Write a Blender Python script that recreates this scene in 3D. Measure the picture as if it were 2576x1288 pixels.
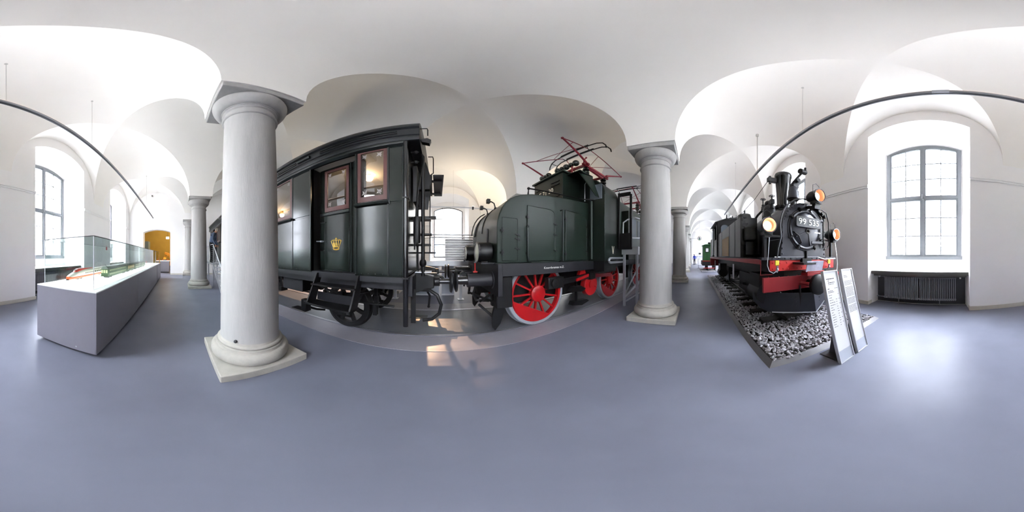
import bpy, bmesh, math, random
import numpy as np
from math import sin, cos, pi, radians, sqrt, atan2
from mathutils import Vector, Matrix

SC = bpy.context.scene
COL = SC.collection
for _o in list(bpy.data.objects):
    bpy.data.objects.remove(_o)
R = random.Random(7)

# ------------------------------------------------------------------ camera
# hall frame: +X along the hall (right), +Y across to the standard-gauge trains, -Y to the window wall
EYE = 1.46
cam_d = bpy.data.cameras.new('camera')
cam_d.type = 'PANO'
cam_d.panorama_type = 'EQUIRECTANGULAR'
cam_d.clip_start = 0.02
cam_d.clip_end = 300
cam = bpy.data.objects.new('camera', cam_d)
cam.location = (0, 0, EYE)
cam.rotation_euler = (pi / 2, 0, -radians((1288 - 1100) * 360 / 2576))
COL.objects.link(cam)
SC.camera = cam

# ------------------------------------------------------------------ world, exposure
W = bpy.data.worlds.new('sky')
SC.world = W
W.use_nodes = True
_bg = W.node_tree.nodes['Background']
_bg.inputs[0].default_value = (0.87, 0.925, 1.04, 1)
_bg.inputs[1].default_value = 16.0
SC.view_settings.view_transform = 'Standard'
SC.view_settings.look = 'None'
SC.view_settings.gamma = 1
SC.view_settings.exposure = 1.9
SC.view_settings.use_curve_mapping = False
SC.cycles.use_denoising = True
SC.cycles.max_bounces = 8
SC.cycles.diffuse_bounces = 5
SC.cycles.glossy_bounces = 3
SC.cycles.transparent_max_bounces = 20
SC.cycles.use_adaptive_sampling = False
SC.cycles.time_limit = 1200
SC.cycles.sample_clamp_indirect = 12
SC.cycles.caustics_reflective = False
SC.cycles.caustics_refractive = False

# ------------------------------------------------------------------ materials
def lin(c):
    if isinstance(c, str):
        c = [int(c[i:i + 2], 16) / 255 for i in (0, 2, 4)]
    return [x / 12.92 if x <= 0.04045 else ((x + 0.055) / 1.055) ** 2.4 for x in c]

MATS = {}
def mat(name, col, rough=0.5, metal=0.0, var=0.0, scale=6.0, bump=0.0, bscale=40.0, spec=0.5, emit=None, es=0.0, coat=0.0, stretch=None, rvar=0.0, detail=4):
    m = bpy.data.materials.new(name)
    m.use_nodes = True
    nt = m.node_tree
    b = nt.nodes['Principled BSDF']
    c = lin(col)
    b.inputs['Base Color'].default_value = (*c, 1)
    b.inputs['Roughness'].default_value = rough
    b.inputs['Metallic'].default_value = metal
    b.inputs['Specular IOR Level'].default_value = spec
    b.inputs['Coat Weight'].default_value = coat
    b.inputs['Coat Roughness'].default_value = 0.12
    if emit:
        b.inputs['Emission Color'].default_value = (*lin(emit), 1)
        b.inputs['Emission Strength'].default_value = es
    if var or bump or rvar:
        tc = nt.nodes.new('ShaderNodeTexCoord')
        mp = nt.nodes.new('ShaderNodeMapping')
        if stretch:
            mp.inputs['Scale'].default_value = stretch
        nt.links.new(tc.outputs['Object'], mp.inputs['Vector'])
    if var or rvar:
        n = nt.nodes.new('ShaderNodeTexNoise')
        n.inputs['Scale'].default_value = scale
        n.inputs['Detail'].default_value = detail
        nt.links.new(mp.outputs[0], n.inputs['Vector'])
        if var:
            r = nt.nodes.new('ShaderNodeValToRGB')
            r.color_ramp.elements[0].position = 0.3
            r.color_ramp.elements[1].position = 0.7
            r.color_ramp.elements[0].color = (*[x * (1 - var) for x in c], 1)
            r.color_ramp.elements[1].color = (*[min(1, x * (1 + var)) for x in c], 1)
            nt.links.new(n.outputs['Fac'], r.inputs['Fac'])
            nt.links.new(r.outputs['Color'], b.inputs['Base Color'])
        if rvar:
            mr = nt.nodes.new('ShaderNodeMapRange')
            mr.inputs[3].default_value = max(0.02, rough - rvar)
            mr.inputs[4].default_value = rough + rvar
            nt.links.new(n.outputs['Fac'], mr.inputs[0])
            nt.links.new(mr.outputs[0], b.inputs['Roughness'])
    if bump:
        n2 = nt.nodes.new('ShaderNodeTexNoise')
        n2.inputs['Scale'].default_value = bscale
        n2.inputs['Detail'].default_value = 6
        nt.links.new(mp.outputs[0], n2.inputs['Vector'])
        bp = nt.nodes.new('ShaderNodeBump')
        bp.inputs['Strength'].default_value = bump
        bp.inputs['Distance'].default_value = 0.01
        nt.links.new(n2.outputs['Fac'], bp.inputs['Height'])
        nt.links.new(bp.outputs['Normal'], b.inputs['Normal'])
    MATS[name] = m
    return m

def glass(name, tint, ior=1.45, clear=1.0, rough=0.0):
    m = bpy.data.materials.new(name)
    m.use_nodes = True
    nt = m.node_tree
    nt.nodes.clear()
    o = nt.nodes.new('ShaderNodeOutputMaterial')
    mix = nt.nodes.new('ShaderNodeMixShader')
    fr = nt.nodes.new('ShaderNodeFresnel')
    fr.inputs['IOR'].default_value = ior
    t = nt.nodes.new('ShaderNodeBsdfTransparent')
    t.inputs['Color'].default_value = (*[x * clear for x in lin(tint)], 1)
    g = nt.nodes.new('ShaderNodeBsdfGlossy')
    g.inputs['Roughness'].default_value = rough
    ge = nt.nodes.new('ShaderNodeNewGeometry')
    sub = nt.nodes.new('ShaderNodeMath'); sub.operation = 'SUBTRACT'; sub.inputs[0].default_value = 1
    nt.links.new(ge.outputs['Backfacing'], sub.inputs[1])
    mul = nt.nodes.new('ShaderNodeMath'); mul.operation = 'MULTIPLY'
    nt.links.new(fr.outputs[0], mul.inputs[0]); nt.links.new(sub.outputs[0], mul.inputs[1])
    nt.links.new(mul.outputs[0], mix.inputs[0])
    nt.links.new(t.outputs[0], mix.inputs[1])
    nt.links.new(g.outputs[0], mix.inputs[2])
    nt.links.new(mix.outputs[0], o.inputs['Surface'])
    MATS[name] = m
    return m

mat('plaster', 'f7f5f3', 0.85, var=0.012, scale=1.5, bump=0.06, bscale=25, spec=0.2)
mat('vault', 'f7f4ee', 0.9, var=0.012, scale=1.0, bump=0.05, bscale=14, spec=0.15)
mat('reveal', 'f7f7f7', 0.85, spec=0.2)
mat('stone_column', 'aeaca9', 0.72, var=0.05, scale=5, bump=0.25, bscale=22, spec=0.25, stretch=(3, 3, 0.5))
mat('stone_base', 'b4b0a7', 0.8, var=0.09, scale=7, bump=0.35, bscale=30, spec=0.2)
mat('floor', '747785', 0.32, var=0.09, scale=1.3, spec=0.10, bump=0.02, bscale=220)
mat('trackbed', '8c8a92', 0.42, var=0.08, scale=2.5, rvar=0.08, spec=0.4)
mat('trackbed_dark', '66686e', 0.36, var=0.12, scale=2.5, rvar=0.08, spec=0.4)
mat('rail_steel', 'a9a9b2', 0.35, 0.8, var=0.1, scale=9)
mat('baseboard', 'd8d3c6', 0.55, var=0.03)
mat('window_frame', '7b7e82', 0.45, var=0.02)
mat('dark_frame', '4a4c50', 0.45)
mat('glazing_bar', '7b7e82', 0.45)
glass('window_glass', 'ffffff', 1.3)
glass('case_glass', 'eff4f3', 1.5)
glass('coach_glass', 'e8e6e2', 2.3)
mat('graphite', '3c3d40', 0.45, var=0.05)
mat('radiator', '8a8b8f', 0.4)
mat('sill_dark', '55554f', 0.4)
mat('white_paint', 'f2f2f0', 0.5)
mat('silver', 'b9bcc2', 0.32, 0.75, var=0.03)
mat('silver_light', 'd3d5da', 0.4, 0.4)
mat('rail_grey', '8e9096', 0.4, 0.5)
mat('wire', 'c9c6c0', 0.5)
mat('coach_green', '131c18', 0.22, var=0.14, scale=2.0, spec=0.45, coat=0.25, rvar=0.04, bump=0.035, bscale=3)
mat('coach_trim', '1b211f', 0.28, spec=0.5, coat=0.3)
mat('coach_roof', '14171a', 0.45, var=0.1)
mat('black', '121214', 0.42, var=0.15, scale=8, spec=0.4)
mat('black_gloss', '141417', 0.22, var=0.15, scale=5, spec=0.55, coat=0.3)
mat('underframe', '1f1f24', 0.5, var=0.18, scale=6)
mat('wood_red', '5d3a37', 0.35, var=0.12, scale=14, stretch=(1, 1, 0.2))
mat('loco_green', '222d27', 0.36, var=0.08, scale=3, spec=0.4, rvar=0.06, bump=0.03, bscale=4)
mat('loco_cab_green', '18221d', 0.34, var=0.08, scale=3, spec=0.35)
mat('wheel_red', 'a40f15', 0.35, var=0.08, scale=6)
mat('beam_red', '8a1b20', 0.4, var=0.08, scale=6)
mat('bright_red', 'c42824', 0.4, var=0.06, scale=6)
mat('tire_grey', '969aa1', 0.5, 0.2, var=0.06)
mat('panto_red', '801a27', 0.42, var=0.1, scale=8)
mat('insulator', '1d2420', 0.15, coat=0.5)
mat('smokebox', '2b2d36', 0.36, var=0.12, scale=5, bump=0.05, bscale=30)
mat('tank_black', '1d1c1e', 0.26, var=0.12, scale=4, spec=0.45)
mat('tan_streaked', 'b19468', 0.5, var=0.1, scale=10, stretch=(4, 4, 0.4))
mat('gold', 'd9b04a', 0.35, 0.3)
mat('white_letter', 'ecece6', 0.5)
mat('cream_letter', 'f1e7d0', 0.5)
mat('lamp_glow', 'ffffff', 0.4, emit='ffeedd', es=2.2)
mat('lamp_bowl', 'd98a66', 0.3, 0.3, emit='ff7a48', es=0.13)
mat('lens', 'd9dbc4', 0.15, coat=0.6)
mat('yellow', 'd9c22c', 0.45)
mat('plate_white', 'c9cbdd', 0.5, var=0.12, scale=14)
mat('ballast', 'a09ea2', 0.85, var=0.22, scale=7, spec=0.2)
mat('sleeper', '2a2724', 0.8, var=0.2, scale=10)
mat('edging', '6d6c6e', 0.45, 0.3, var=0.06)
mat('case_side', '87858f', 0.42, var=0.02)
mat('case_top', 'f3f3f3', 0.5)
mat('case_bed', 'ffffff', 0.5, emit='ffffff', es=0.9)
mat('panel_white', 'e8e9ee', 0.35)
mat('panel_grey', 'c0c6d2', 0.4)
mat('ink', '4a4a50', 0.6)
mat('sign_red', 'c4242c', 0.5)
mat('sign_green', '1f9a5a', 0.5)
mat('ochre_wall', 'b99a4c', 0.85, var=0.06, scale=1.5)
mat('machine_yellow', 'e59a1c', 0.45)
mat('skin', 'c69478', 0.6)
mat('jacket_blue', '6d7f9f', 0.8, var=0.1, scale=12)
mat('jacket_royal', '2a40a8', 0.7)
mat('dark_cloth', '1f2026', 0.85)
mat('hair_grey', 'b9b3a8', 0.8)
mat('hair_dark', '2a2320', 0.7)
mat('train_cream', 'efeadb', 0.3, coat=0.3)
mat('train_red', 'd2402e', 0.3, coat=0.3)
mat('train_orange', 'ea6a3a', 0.3, coat=0.3)
mat('train_green', '4c6a45', 0.4)
mat('train_green_roof', '78837a', 0.45)
mat('train_ochre', '9a7a2a', 0.4)
mat('train_window', '2a2e33', 0.2)
mat('train_window_pale', 'd9e2b0', 0.3)  # pale yellow-green panes of the green model train
mat('little_green', '1d4a26', 0.4, var=0.06)
mat('facade', 'd8d6d0', 0.9, var=0.03)
mat('pavement', '666666', 0.9)
mat('dark_glass', '6a727a', 0.15)
mat('exit_white', 'ffffff', 0.5, emit='ffffff', es=1.2)
mat('etch', 'a39c98', 0.6)
mat('sky_block_grey', '6b675f', 0.9, var=0.05)  # dull grey for the added block that dims the far windows
mat('interior_cream', 'cfc6b4', 0.6)
mat('globe', 'ffffff', 0.4, emit='ffe2c4', es=6)
mat('warm_lamp', 'fff0dc', 0.5, emit='ffd9a8', es=30)
mat('warm_strip', 'ffffff', 0.5, emit='ffd2ae', es=2.4)

# ------------------------------------------------------------------ mesh builder
def frame_from(d):
    d = Vector(d).normalized()
    up = Vector((0, 0, 1)) if abs(d.z) < 0.95 else Vector((1, 0, 0))
    a = d.cross(up).normalized()
    b = d.cross(a).normalized()
    return a, b, d

STUFF_PARTS = {'lettering', 'rivets', 'etched_flowers', 'printed_text', 'support_insulators'}
class MB:
    def __init__(s):
        s.v = []; s.f = []
    def add(s, vs, fs):
        o = len(s.v)
        s.v += [tuple(p) for p in vs]
        s.f += [tuple(i + o for i in f) for f in fs]
        return s
    def box(s, x0, x1, y0, y1, z0, z1):
        if x1 < x0: x0, x1 = x1, x0
        if y1 < y0: y0, y1 = y1, y0
        if z1 < z0: z0, z1 = z1, z0
        return s.add([(x0, y0, z0), (x1, y0, z0), (x1, y1, z0), (x0, y1, z0), (x0, y0, z1), (x1, y0, z1), (x1, y1, z1), (x0, y1, z1)],
                     [(3, 2, 1, 0), (4, 5, 6, 7), (0, 1, 5, 4), (1, 2, 6, 5), (2, 3, 7, 6), (3, 0, 4, 7)])
    def obox(s, c, size, m):
        c = Vector(c); hx, hy, hz = [k / 2 for k in size]
        vs = [c + m @ Vector((x, y, z)) for z in (-hz, hz) for (x, y) in ((-hx, -hy), (hx, -hy), (hx, hy), (-hx, hy))]
        return s.add(vs, [(3, 2, 1, 0), (4, 5, 6, 7), (0, 1, 5, 4), (1, 2, 6, 5), (2, 3, 7, 6), (3, 0, 4, 7)])
    def bar(s, p0, p1, w, h, up=None):
        """rectangular bar between two points"""
        p0 = Vector(p0); p1 = Vector(p1)
        d = (p1 - p0)
        L = d.length; d.normalize()
        u = Vector(up) if up else (Vector((0, 0, 1)) if abs(d.z) < 0.95 else Vector((1, 0, 0)))
        a = d.cross(u).normalized(); b = a.cross(d).normalized()
        m = Matrix((d, a, b)).transposed()
        return s.obox((p0 + p1) / 2, (L, w, h), m)
    def cyl(s, p0, p1, r0, r1=None, n=16, cap=True):
        if r1 is None: r1 = r0
        p0 = Vector(p0); p1 = Vector(p1)
        a, b, d = frame_from(p1 - p0)
        vs = []
        for p, r in ((p0, r0), (p1, r1)):
            for i in range(n):
                t = 2 * pi * i / n
                vs.append(p + a * (r * cos(t)) + b * (r * sin(t)))
        fs = [(i, (i + 1) % n, n + (i + 1) % n, n + i) for i in range(n)]
        if cap:
            fs += [tuple(range(n))[::-1], tuple(range(n, 2 * n))]
        return s.add(vs, fs)
    def lathe(s, prof, c=(0, 0, 0), axis=(0, 0, 1), n=24, cap=False, arc=2 * pi, start=0.0):
        c = Vector(c); a, b, d = frame_from(axis)
        full = abs(arc - 2 * pi) < 1e-6
        m = n if full else n + 1
        vs = []
        for (r, z) in prof:
            for i in range(m):
                t = start + arc * i / n
                vs.append(c + d * z + a * (r * cos(t)) + b * (r * sin(t)))
        fs = []
        for k in range(len(prof) - 1):
            for i in range(n if full else n):
                j = (i + 1) % m
                fs.append((k * m + i, k * m + j, (k + 1) * m + j, (k + 1) * m + i))
        if cap:
            fs += [tuple(range(m))[::-1], tuple(range((len(prof) - 1) * m, len(prof) * m))]
        return s.add(vs, fs)
    def tube(s, pts, r, n=8, closed=False, cap=True):
        pts = [Vector(p) for p in pts]
        m = len(pts)
        vs = []; prev = None
        for i, p in enumerate(pts):
            if closed:
                d = pts[(i + 1) % m] - pts[i - 1]
            else:
                d = pts[min(i + 1, m - 1)] - pts[max(i - 1, 0)]
            if d.length < 1e-9: d = Vector((0, 0, 1))
            d.normalize()
            if prev is None:
                a, b, _ = frame_from(d)
            else:
                a = prev - d * prev.dot(d)
                if a.length < 1e-6: a, b, _ = frame_from(d)
                a.normalize(); b = d.cross(a)
            prev = a
            rr = r[i] if isinstance(r, (list, tuple)) else r
            for k in range(n):
                t = 2 * pi * k / n
                vs.append(p + a * (rr * cos(t)) + b * (rr * sin(t)))
        fs = []
        for i in range(m if closed else m - 1):
            for k in range(n):
                i2 = (i + 1) % m
                fs.append((i * n + k, i * n + (k + 1) % n, i2 * n + (k + 1) % n, i2 * n + k))
        if cap and not closed:
            fs += [tuple(range(n))[::-1], tuple(range((m - 1) * n, m * n))]
        return s.add(vs, fs)
    def prism(s, poly, axis, a, b):
        n = len(poly)
        def P(u, w, t):
            return {'x': (t, u, w), 'y': (u, t, w), 'z': (u, w, t)}[axis]
        vs = [P(u, w, a) for u, w in poly] + [P(u, w, b) for u, w in poly]
        fs = [(i, (i + 1) % n, n + (i + 1) % n, n + i) for i in range(n)]
        fs += [tuple(range(n))[::-1], tuple(range(n, 2 * n))]
        return s.add(vs, fs)
    def sphere(s, c, r, nu=14, nv=8, m=None):
        c = Vector(c)
        rr = r if isinstance(r, (list, tuple)) else (r, r, r)
        vs = []; fs = []
        for j in range(nv + 1):
            ph = pi * j / nv
            for i in range(nu):
                t = 2 * pi * i / nu
                p = Vector((rr[0] * sin(ph) * cos(t), rr[1] * sin(ph) * sin(t), rr[2] * cos(ph)))
                if m: p = m @ p
                vs.append(c + p)
        for j in range(nv):
            for i in range(nu):
                k = (i + 1) % nu
                fs.append((j * nu + i, (j + 1) * nu + i, (j + 1) * nu + k, j * nu + k))
        return s.add(vs, fs)
    def ring(s, c, axis, ro, ri, h, n=32):
        return s.lathe([(ri, 0), (ro, 0), (ro, h), (ri, h), (ri, 0)], c, axis, n)
    _one = False
    def pieces(s):
        """groups of loose islands that lie apart, each a builder of its own"""
        n = len(s.v)
        if s._one or n > 4000: return [s]
        par = list(range(n))
        def find(a):
            while par[a] != a: par[a] = par[par[a]]; a = par[a]
            return a
        for f in s.f:
            r0 = find(f[0])
            for q in f[1:]:
                r1 = find(q)
                if r1 != r0: par[r1] = r0
        root = [find(i) for i in range(n)]
        ids = {r: k for k, r in enumerate(dict.fromkeys(root))}
        k = len(ids)
        if k < 2 or k > 120: return [s]
        V = np.array(s.v); isl = np.array([ids[r] for r in root])
        lo = np.full((k, 3), np.inf); hi = np.full((k, 3), -np.inf)
        np.minimum.at(lo, isl, V); np.maximum.at(hi, isl, V)
        size = (hi - lo).max(axis=1)
        gap = np.maximum(0.0, np.maximum(lo[:, None] - hi[None], lo[None] - hi[:, None]))
        near = np.sqrt((gap ** 2).sum(axis=2)) <= np.maximum(0.02, 0.5 * np.maximum(size[:, None], size[None]))
        g = list(range(k))
        def fg(a):
            while g[a] != a: g[a] = g[g[a]]; a = g[a]
            return a
        for a, b in zip(*np.nonzero(np.triu(near, 1))):
            ra, rb = fg(int(a)), fg(int(b))
            if ra != rb: g[rb] = ra
        grp = [fg(a) for a in range(k)]
        if len(set(grp)) == 1: return [s]
        out = []
        for q in dict.fromkeys(grp):
            keep = [i for i in range(n) if grp[isl[i]] == q]
            mp = {o_: j for j, o_ in enumerate(keep)}
            m_ = MB(); m_.v = [s.v[i] for i in keep]
            m_.f = [tuple(mp[i] for i in f) for f in s.f if f[0] in mp]
            m_._one = True
            out.append(m_)
        return out
    def mesh(s, name, off=None, smooth=38):
        me = bpy.data.meshes.new(name)
        vs = s.v
        if off is not None and (off[0] or off[1] or off[2]):
            vs = [(x - off[0], y - off[1], z - off[2]) for x, y, z in vs]
        me.from_pydata(vs, [], s.f)
        bm = bmesh.new(); bm.from_mesh(me)
        bmesh.ops.remove_doubles(bm, verts=bm.verts, dist=1e-6)
        bmesh.ops.recalc_face_normals(bm, faces=bm.faces)
        bm.to_mesh(me); bm.free()
        if smooth:
            me.shade_smooth()
            me.set_sharp_from_angle(angle=radians(smooth))
        return me
    def build(s, name, m, parent=None, local=False, smooth=38, bevel=0, loc=None, label=None):
        """coordinates are world (shifted to the root's frame) unless local"""
        off = None
        if parent is not None and not local:
            q = parent; t = Vector(q.location)
            while q.parent: q = q.parent; t = t + Vector(q.location)
            off = t
        elif loc is not None and not local:
            off = Vector(loc)
        if parent is not None and name in STUFF_PARTS:
            pieces = [s]
        elif parent is not None:
            pieces = s.pieces()
        else:
            pieces = [s]
        for extra in pieces[1:]:
            extra._one = True
            extra.build(name, m, parent, local, smooth, bevel, loc, label)
        s = pieces[0]
        me = s.mesh(name, off, smooth)
        me.materials.append(MATS[m])
        o = bpy.data.objects.new(name, me)
        COL.objects.link(o)
        if parent is not None: o.parent = parent
        if parent is not None and name in STUFF_PARTS: o['kind'] = 'stuff'
        if loc is not None: o.location = loc
        if bevel:
            md = o.modifiers.new('bevel', 'BEVEL'); md.width = bevel; md.segments = 2; md.limit_method = 'ANGLE'; md.angle_limit = radians(50)
        if label: o['label'] = label
        return o

def thing(name, label, cat, loc=(0, 0, 0), rz=0.0, group=None):
    o = bpy.data.objects.new(name, None)
    o.empty_display_size = 0.1
    COL.objects.link(o)
    o.location = loc; o.rotation_euler = (0, 0, rz)
    o['label'] = label; o['category'] = cat
    if group: o['group'] = group
    return o
def tag(o, label, cat, group=None):
    o['label'] = label; o['category'] = cat
    if group: o['group'] = group
    return o
def struct(o, label=None):
    o['kind'] = 'structure'
    if label: o['label'] = label
    return o
def copy_tree(o, loc=None, parent=None, label=None):
    c = o.copy(); COL.objects.link(c); c.parent = parent
    if loc is not None: c.location = loc
    if label: c['label'] = label
    for ch in list(o.children): copy_tree(ch, None, c)
    return c
def text_mesh(txt, size, depth, m, name, parent, origin, ex, ey, align='CENTER', width=None):
    """flat lettering; origin = centre in world, ex = reading direction, ey = up direction"""
    cu = bpy.data.curves.new(name, 'FONT')
    cu.body = txt; cu.size = size; cu.extrude = depth; cu.align_x = align; cu.align_y = 'CENTER'; cu.resolution_u = 3
    t = bpy.data.objects.new(name + '_tmp', cu); COL.objects.link(t)
    dg = bpy.context.evaluated_depsgraph_get()
    me = bpy.data.meshes.new_from_object(t.evaluated_get(dg))
    bpy.data.objects.remove(t); bpy.data.curves.remove(cu)
    me.name = name
    ex = Vector(ex).normalized(); ey = Vector(ey).normalized(); ez = ex.cross(ey)
    k = 1.0
    if width:
        xs = [v.co.x for v in me.vertices]; k = width / (max(xs) - min(xs))
    off = Vector((0, 0, 0))
    q = parent
    while q is not None: off = off + Vector(q.location); q = q.parent
    o0 = Vector(origin) - off
    for v in me.vertices:
        c = v.co.copy(); v.co = o0 + ex * (c.x * k) + ey * c.y + ez * c.z
    me.materials.clear()
    b = MB(); b.v = [tuple(v.co) for v in me.vertices]; b.f = [tuple(f.vertices) for f in me.polygons]
    if name == 'lettering':
        o = b.build(name, m, parent, local=True, smooth=0); o['kind'] = 'stuff'
        return o
    # one part for each character: islands grouped along the reading direction
    par = list(range(len(b.v)))
    def find(a):
        while par[a] != a: par[a] = par[par[a]]; a = par[a]
        return a
    for f in b.f:
        for q in f[1:]: par[find(q)] = find(f[0])
    groups = {}
    for i in range(len(b.v)): groups.setdefault(find(i), []).append(i)
    for g in groups.values():
        mp = {o_: j for j, o_ in enumerate(g)}
        c_ = MB(); c_._one = True; c_.v = [b.v[i] for i in g]; c_.f = [tuple(mp[i] for i in f) for f in b.f if f[0] in mp]
        c_.build(name, m, parent, local=True, smooth=0)
def arcpts(cx, cz, r, a0, a1, n):
    return [(cx + r * cos(radians(a0 + (a1 - a0) * i / n)), cz + r * sin(radians(a0 + (a1 - a0) * i / n))) for i in range(n + 1)]
# ================================================================== THE HALL
BAY = 5.65; XC = 0.875; HALF = 2.31
SPR = 4.22; RISE = 2.5
NAVES = [(-4.2, 0.36), (1.38, 6.02), (7.04, 11.6)]
BI = list(range(-2, 6))                 # bays
XW, XE = -12.65, 31.95                  # end walls
def prof(u): return SPR + RISE * sqrt(max(0.0, 1 - u * u))

# --- vaults: groined cells, arcade and transverse bands
vb = MB()
US = [-cos(pi * i / 40) for i in range(41)]
def strip(xa, ya, xb, yb, zf=None):
    pass
for i in BI:
    xc = XC + BAY * i
    for (y0, y1) in NAVES:
        yc, hy = (y0 + y1) / 2, (y1 - y0) / 2
        for side in range(4):
            vs = []; fs = []
            m = 9
            for u in US:
                z = prof(u)
                for k in range(m + 1):
                    w = -1 + (1 - abs(u)) * k / m        # from the edge to the groin
                    if side == 0: p = (xc + u * HALF, yc + w * hy, z)
                    elif side == 1: p = (xc + u * HALF, yc - w * hy, z)
                    elif side == 2: p = (xc + w * HALF, yc + u * hy, z)
                    else: p = (xc - w * HALF, yc + u * hy, z)
                    vs.append(p)
            for a in range(len(US) - 1):
                for k in range(m):
                    q = a * (m + 1) + k
                    fs.append((q, q + 1, q + m + 2, q + m + 1))
            vb.add(vs, fs)
    for (ya, yb) in ((0.36, 1.38), (6.02, 7.04)):          # arcade bands over the column rows
        vs = []; fs = []
        for u in US: vs += [(xc + u * HALF, ya, prof(u)), (xc + u * HALF, yb, prof(u))]
        for a in range(len(US) - 1): fs.append((2 * a, 2 * a + 1, 2 * a + 3, 2 * a + 2))
        vb.add(vs, fs)
bx = [(XC + BAY * i + HALF, XC + BAY * (i + 1) - HALF) for i in range(-3, 6)]
for (xa, xb) in bx:                                        # transverse bands
    for (y0, y1) in NAVES:
        yc, hy = (y0 + y1) / 2, (y1 - y0) / 2
        vs = []; fs = []
        for u in US: vs += [(xa, yc + u * hy, prof(u)), (xb, yc + u * hy, prof(u))]
        for a in range(len(US) - 1): fs.append((2 * a, 2 * a + 1, 2 * a + 3, 2 * a + 2))
        vb.add(vs, fs)
    for (ya, yb) in ((0.36, 1.38), (6.02, 7.04)):
        vb.add([(xa, ya, SPR), (xb, ya, SPR), (xb, yb, SPR), (xa, yb, SPR)], [(0, 1, 2, 3)])
me = bpy.data.meshes.new('ceiling'); me.from_pydata(vb.v, [], vb.f); me.shade_smooth()
bmv = bmesh.new(); bmv.from_mesh(me); bmesh.ops.recalc_face_normals(bmv, faces=bmv.faces); bmv.to_mesh(me); bmv.free()
me.shade_smooth(); me.set_sharp_from_angle(angle=radians(12))
me.materials.append(MATS['vault'])
ceil = bpy.data.objects.new('ceiling', me); COL.objects.link(ceil); struct(ceil, 'white groin-vaulted ceiling')
roof = MB().box(-22, 33.5, -5.6, 13.0, 7.0, 7.3).build('roof_slab', 'plaster'); struct(roof)

# --- floor
fl = MB().add([(-22, -5.6, 0), (33.5, -5.6, 0), (33.5, 13.1, 0), (-22, 13.1, 0)], [(0, 1, 2, 3)]).build('floor', 'floor', smooth=0)
struct(fl, 'polished grey-blue floor')
tb = MB().box(XW, XE, 2.19, 2.68, -0.02, 0.006).build('trim_1', 'trackbed', smooth=0); struct(tb, 'pale strip beside the rail in the floor')
tb = MB().box(XW, XE, 2.80, 4.17, -0.02, 0.005).build('trim_2', 'trackbed_dark', smooth=0); struct(tb, 'grey trackbed between the rails')
tb = MB().box(XW, XE, 4.29, 4.8, -0.02, 0.006).build('trim_3', 'trackbed', smooth=0); struct(tb, 'pale strip beyond the far rail')
rm = MB().box(XW, XE, 2.705, 2.775, -0.02, 0.014)
tag(rm.build('rail', 'rail_steel', smooth=0), 'near steel rail sunk in the floor, under carriage and electric locomotive', 'rail', 'standard gauge rails in the floor')
rm = MB().box(XW, XE, 4.195, 4.265, -0.02, 0.014)
tag(rm.build('rail', 'rail_steel', smooth=0), 'far steel rail sunk in the floor behind the big wheels', 'rail', 'standard gauge rails in the floor')

# --- long walls with window niches
NW = 1.41; NIZ = 5.73; NIT = 6.16       # niche half width, springing, crown
WZ0, WZS, WZT = 1.34, 5.50, 5.79        # window bottom, spring, crown
WH = 1.27                               # window half width
def seg_arch(xc, hw, zs, zt, n=16):
    """segmental arch from left to right"""
    h = zt - zs; r = (hw * hw + h * h) / (2 * h); cz = zt - r
    a = math.asin(hw / r)
    return [(xc + r * sin(-a + 2 * a * i / n), cz + r * cos(-a + 2 * a * i / n)) for i in range(n + 1)]

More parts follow.
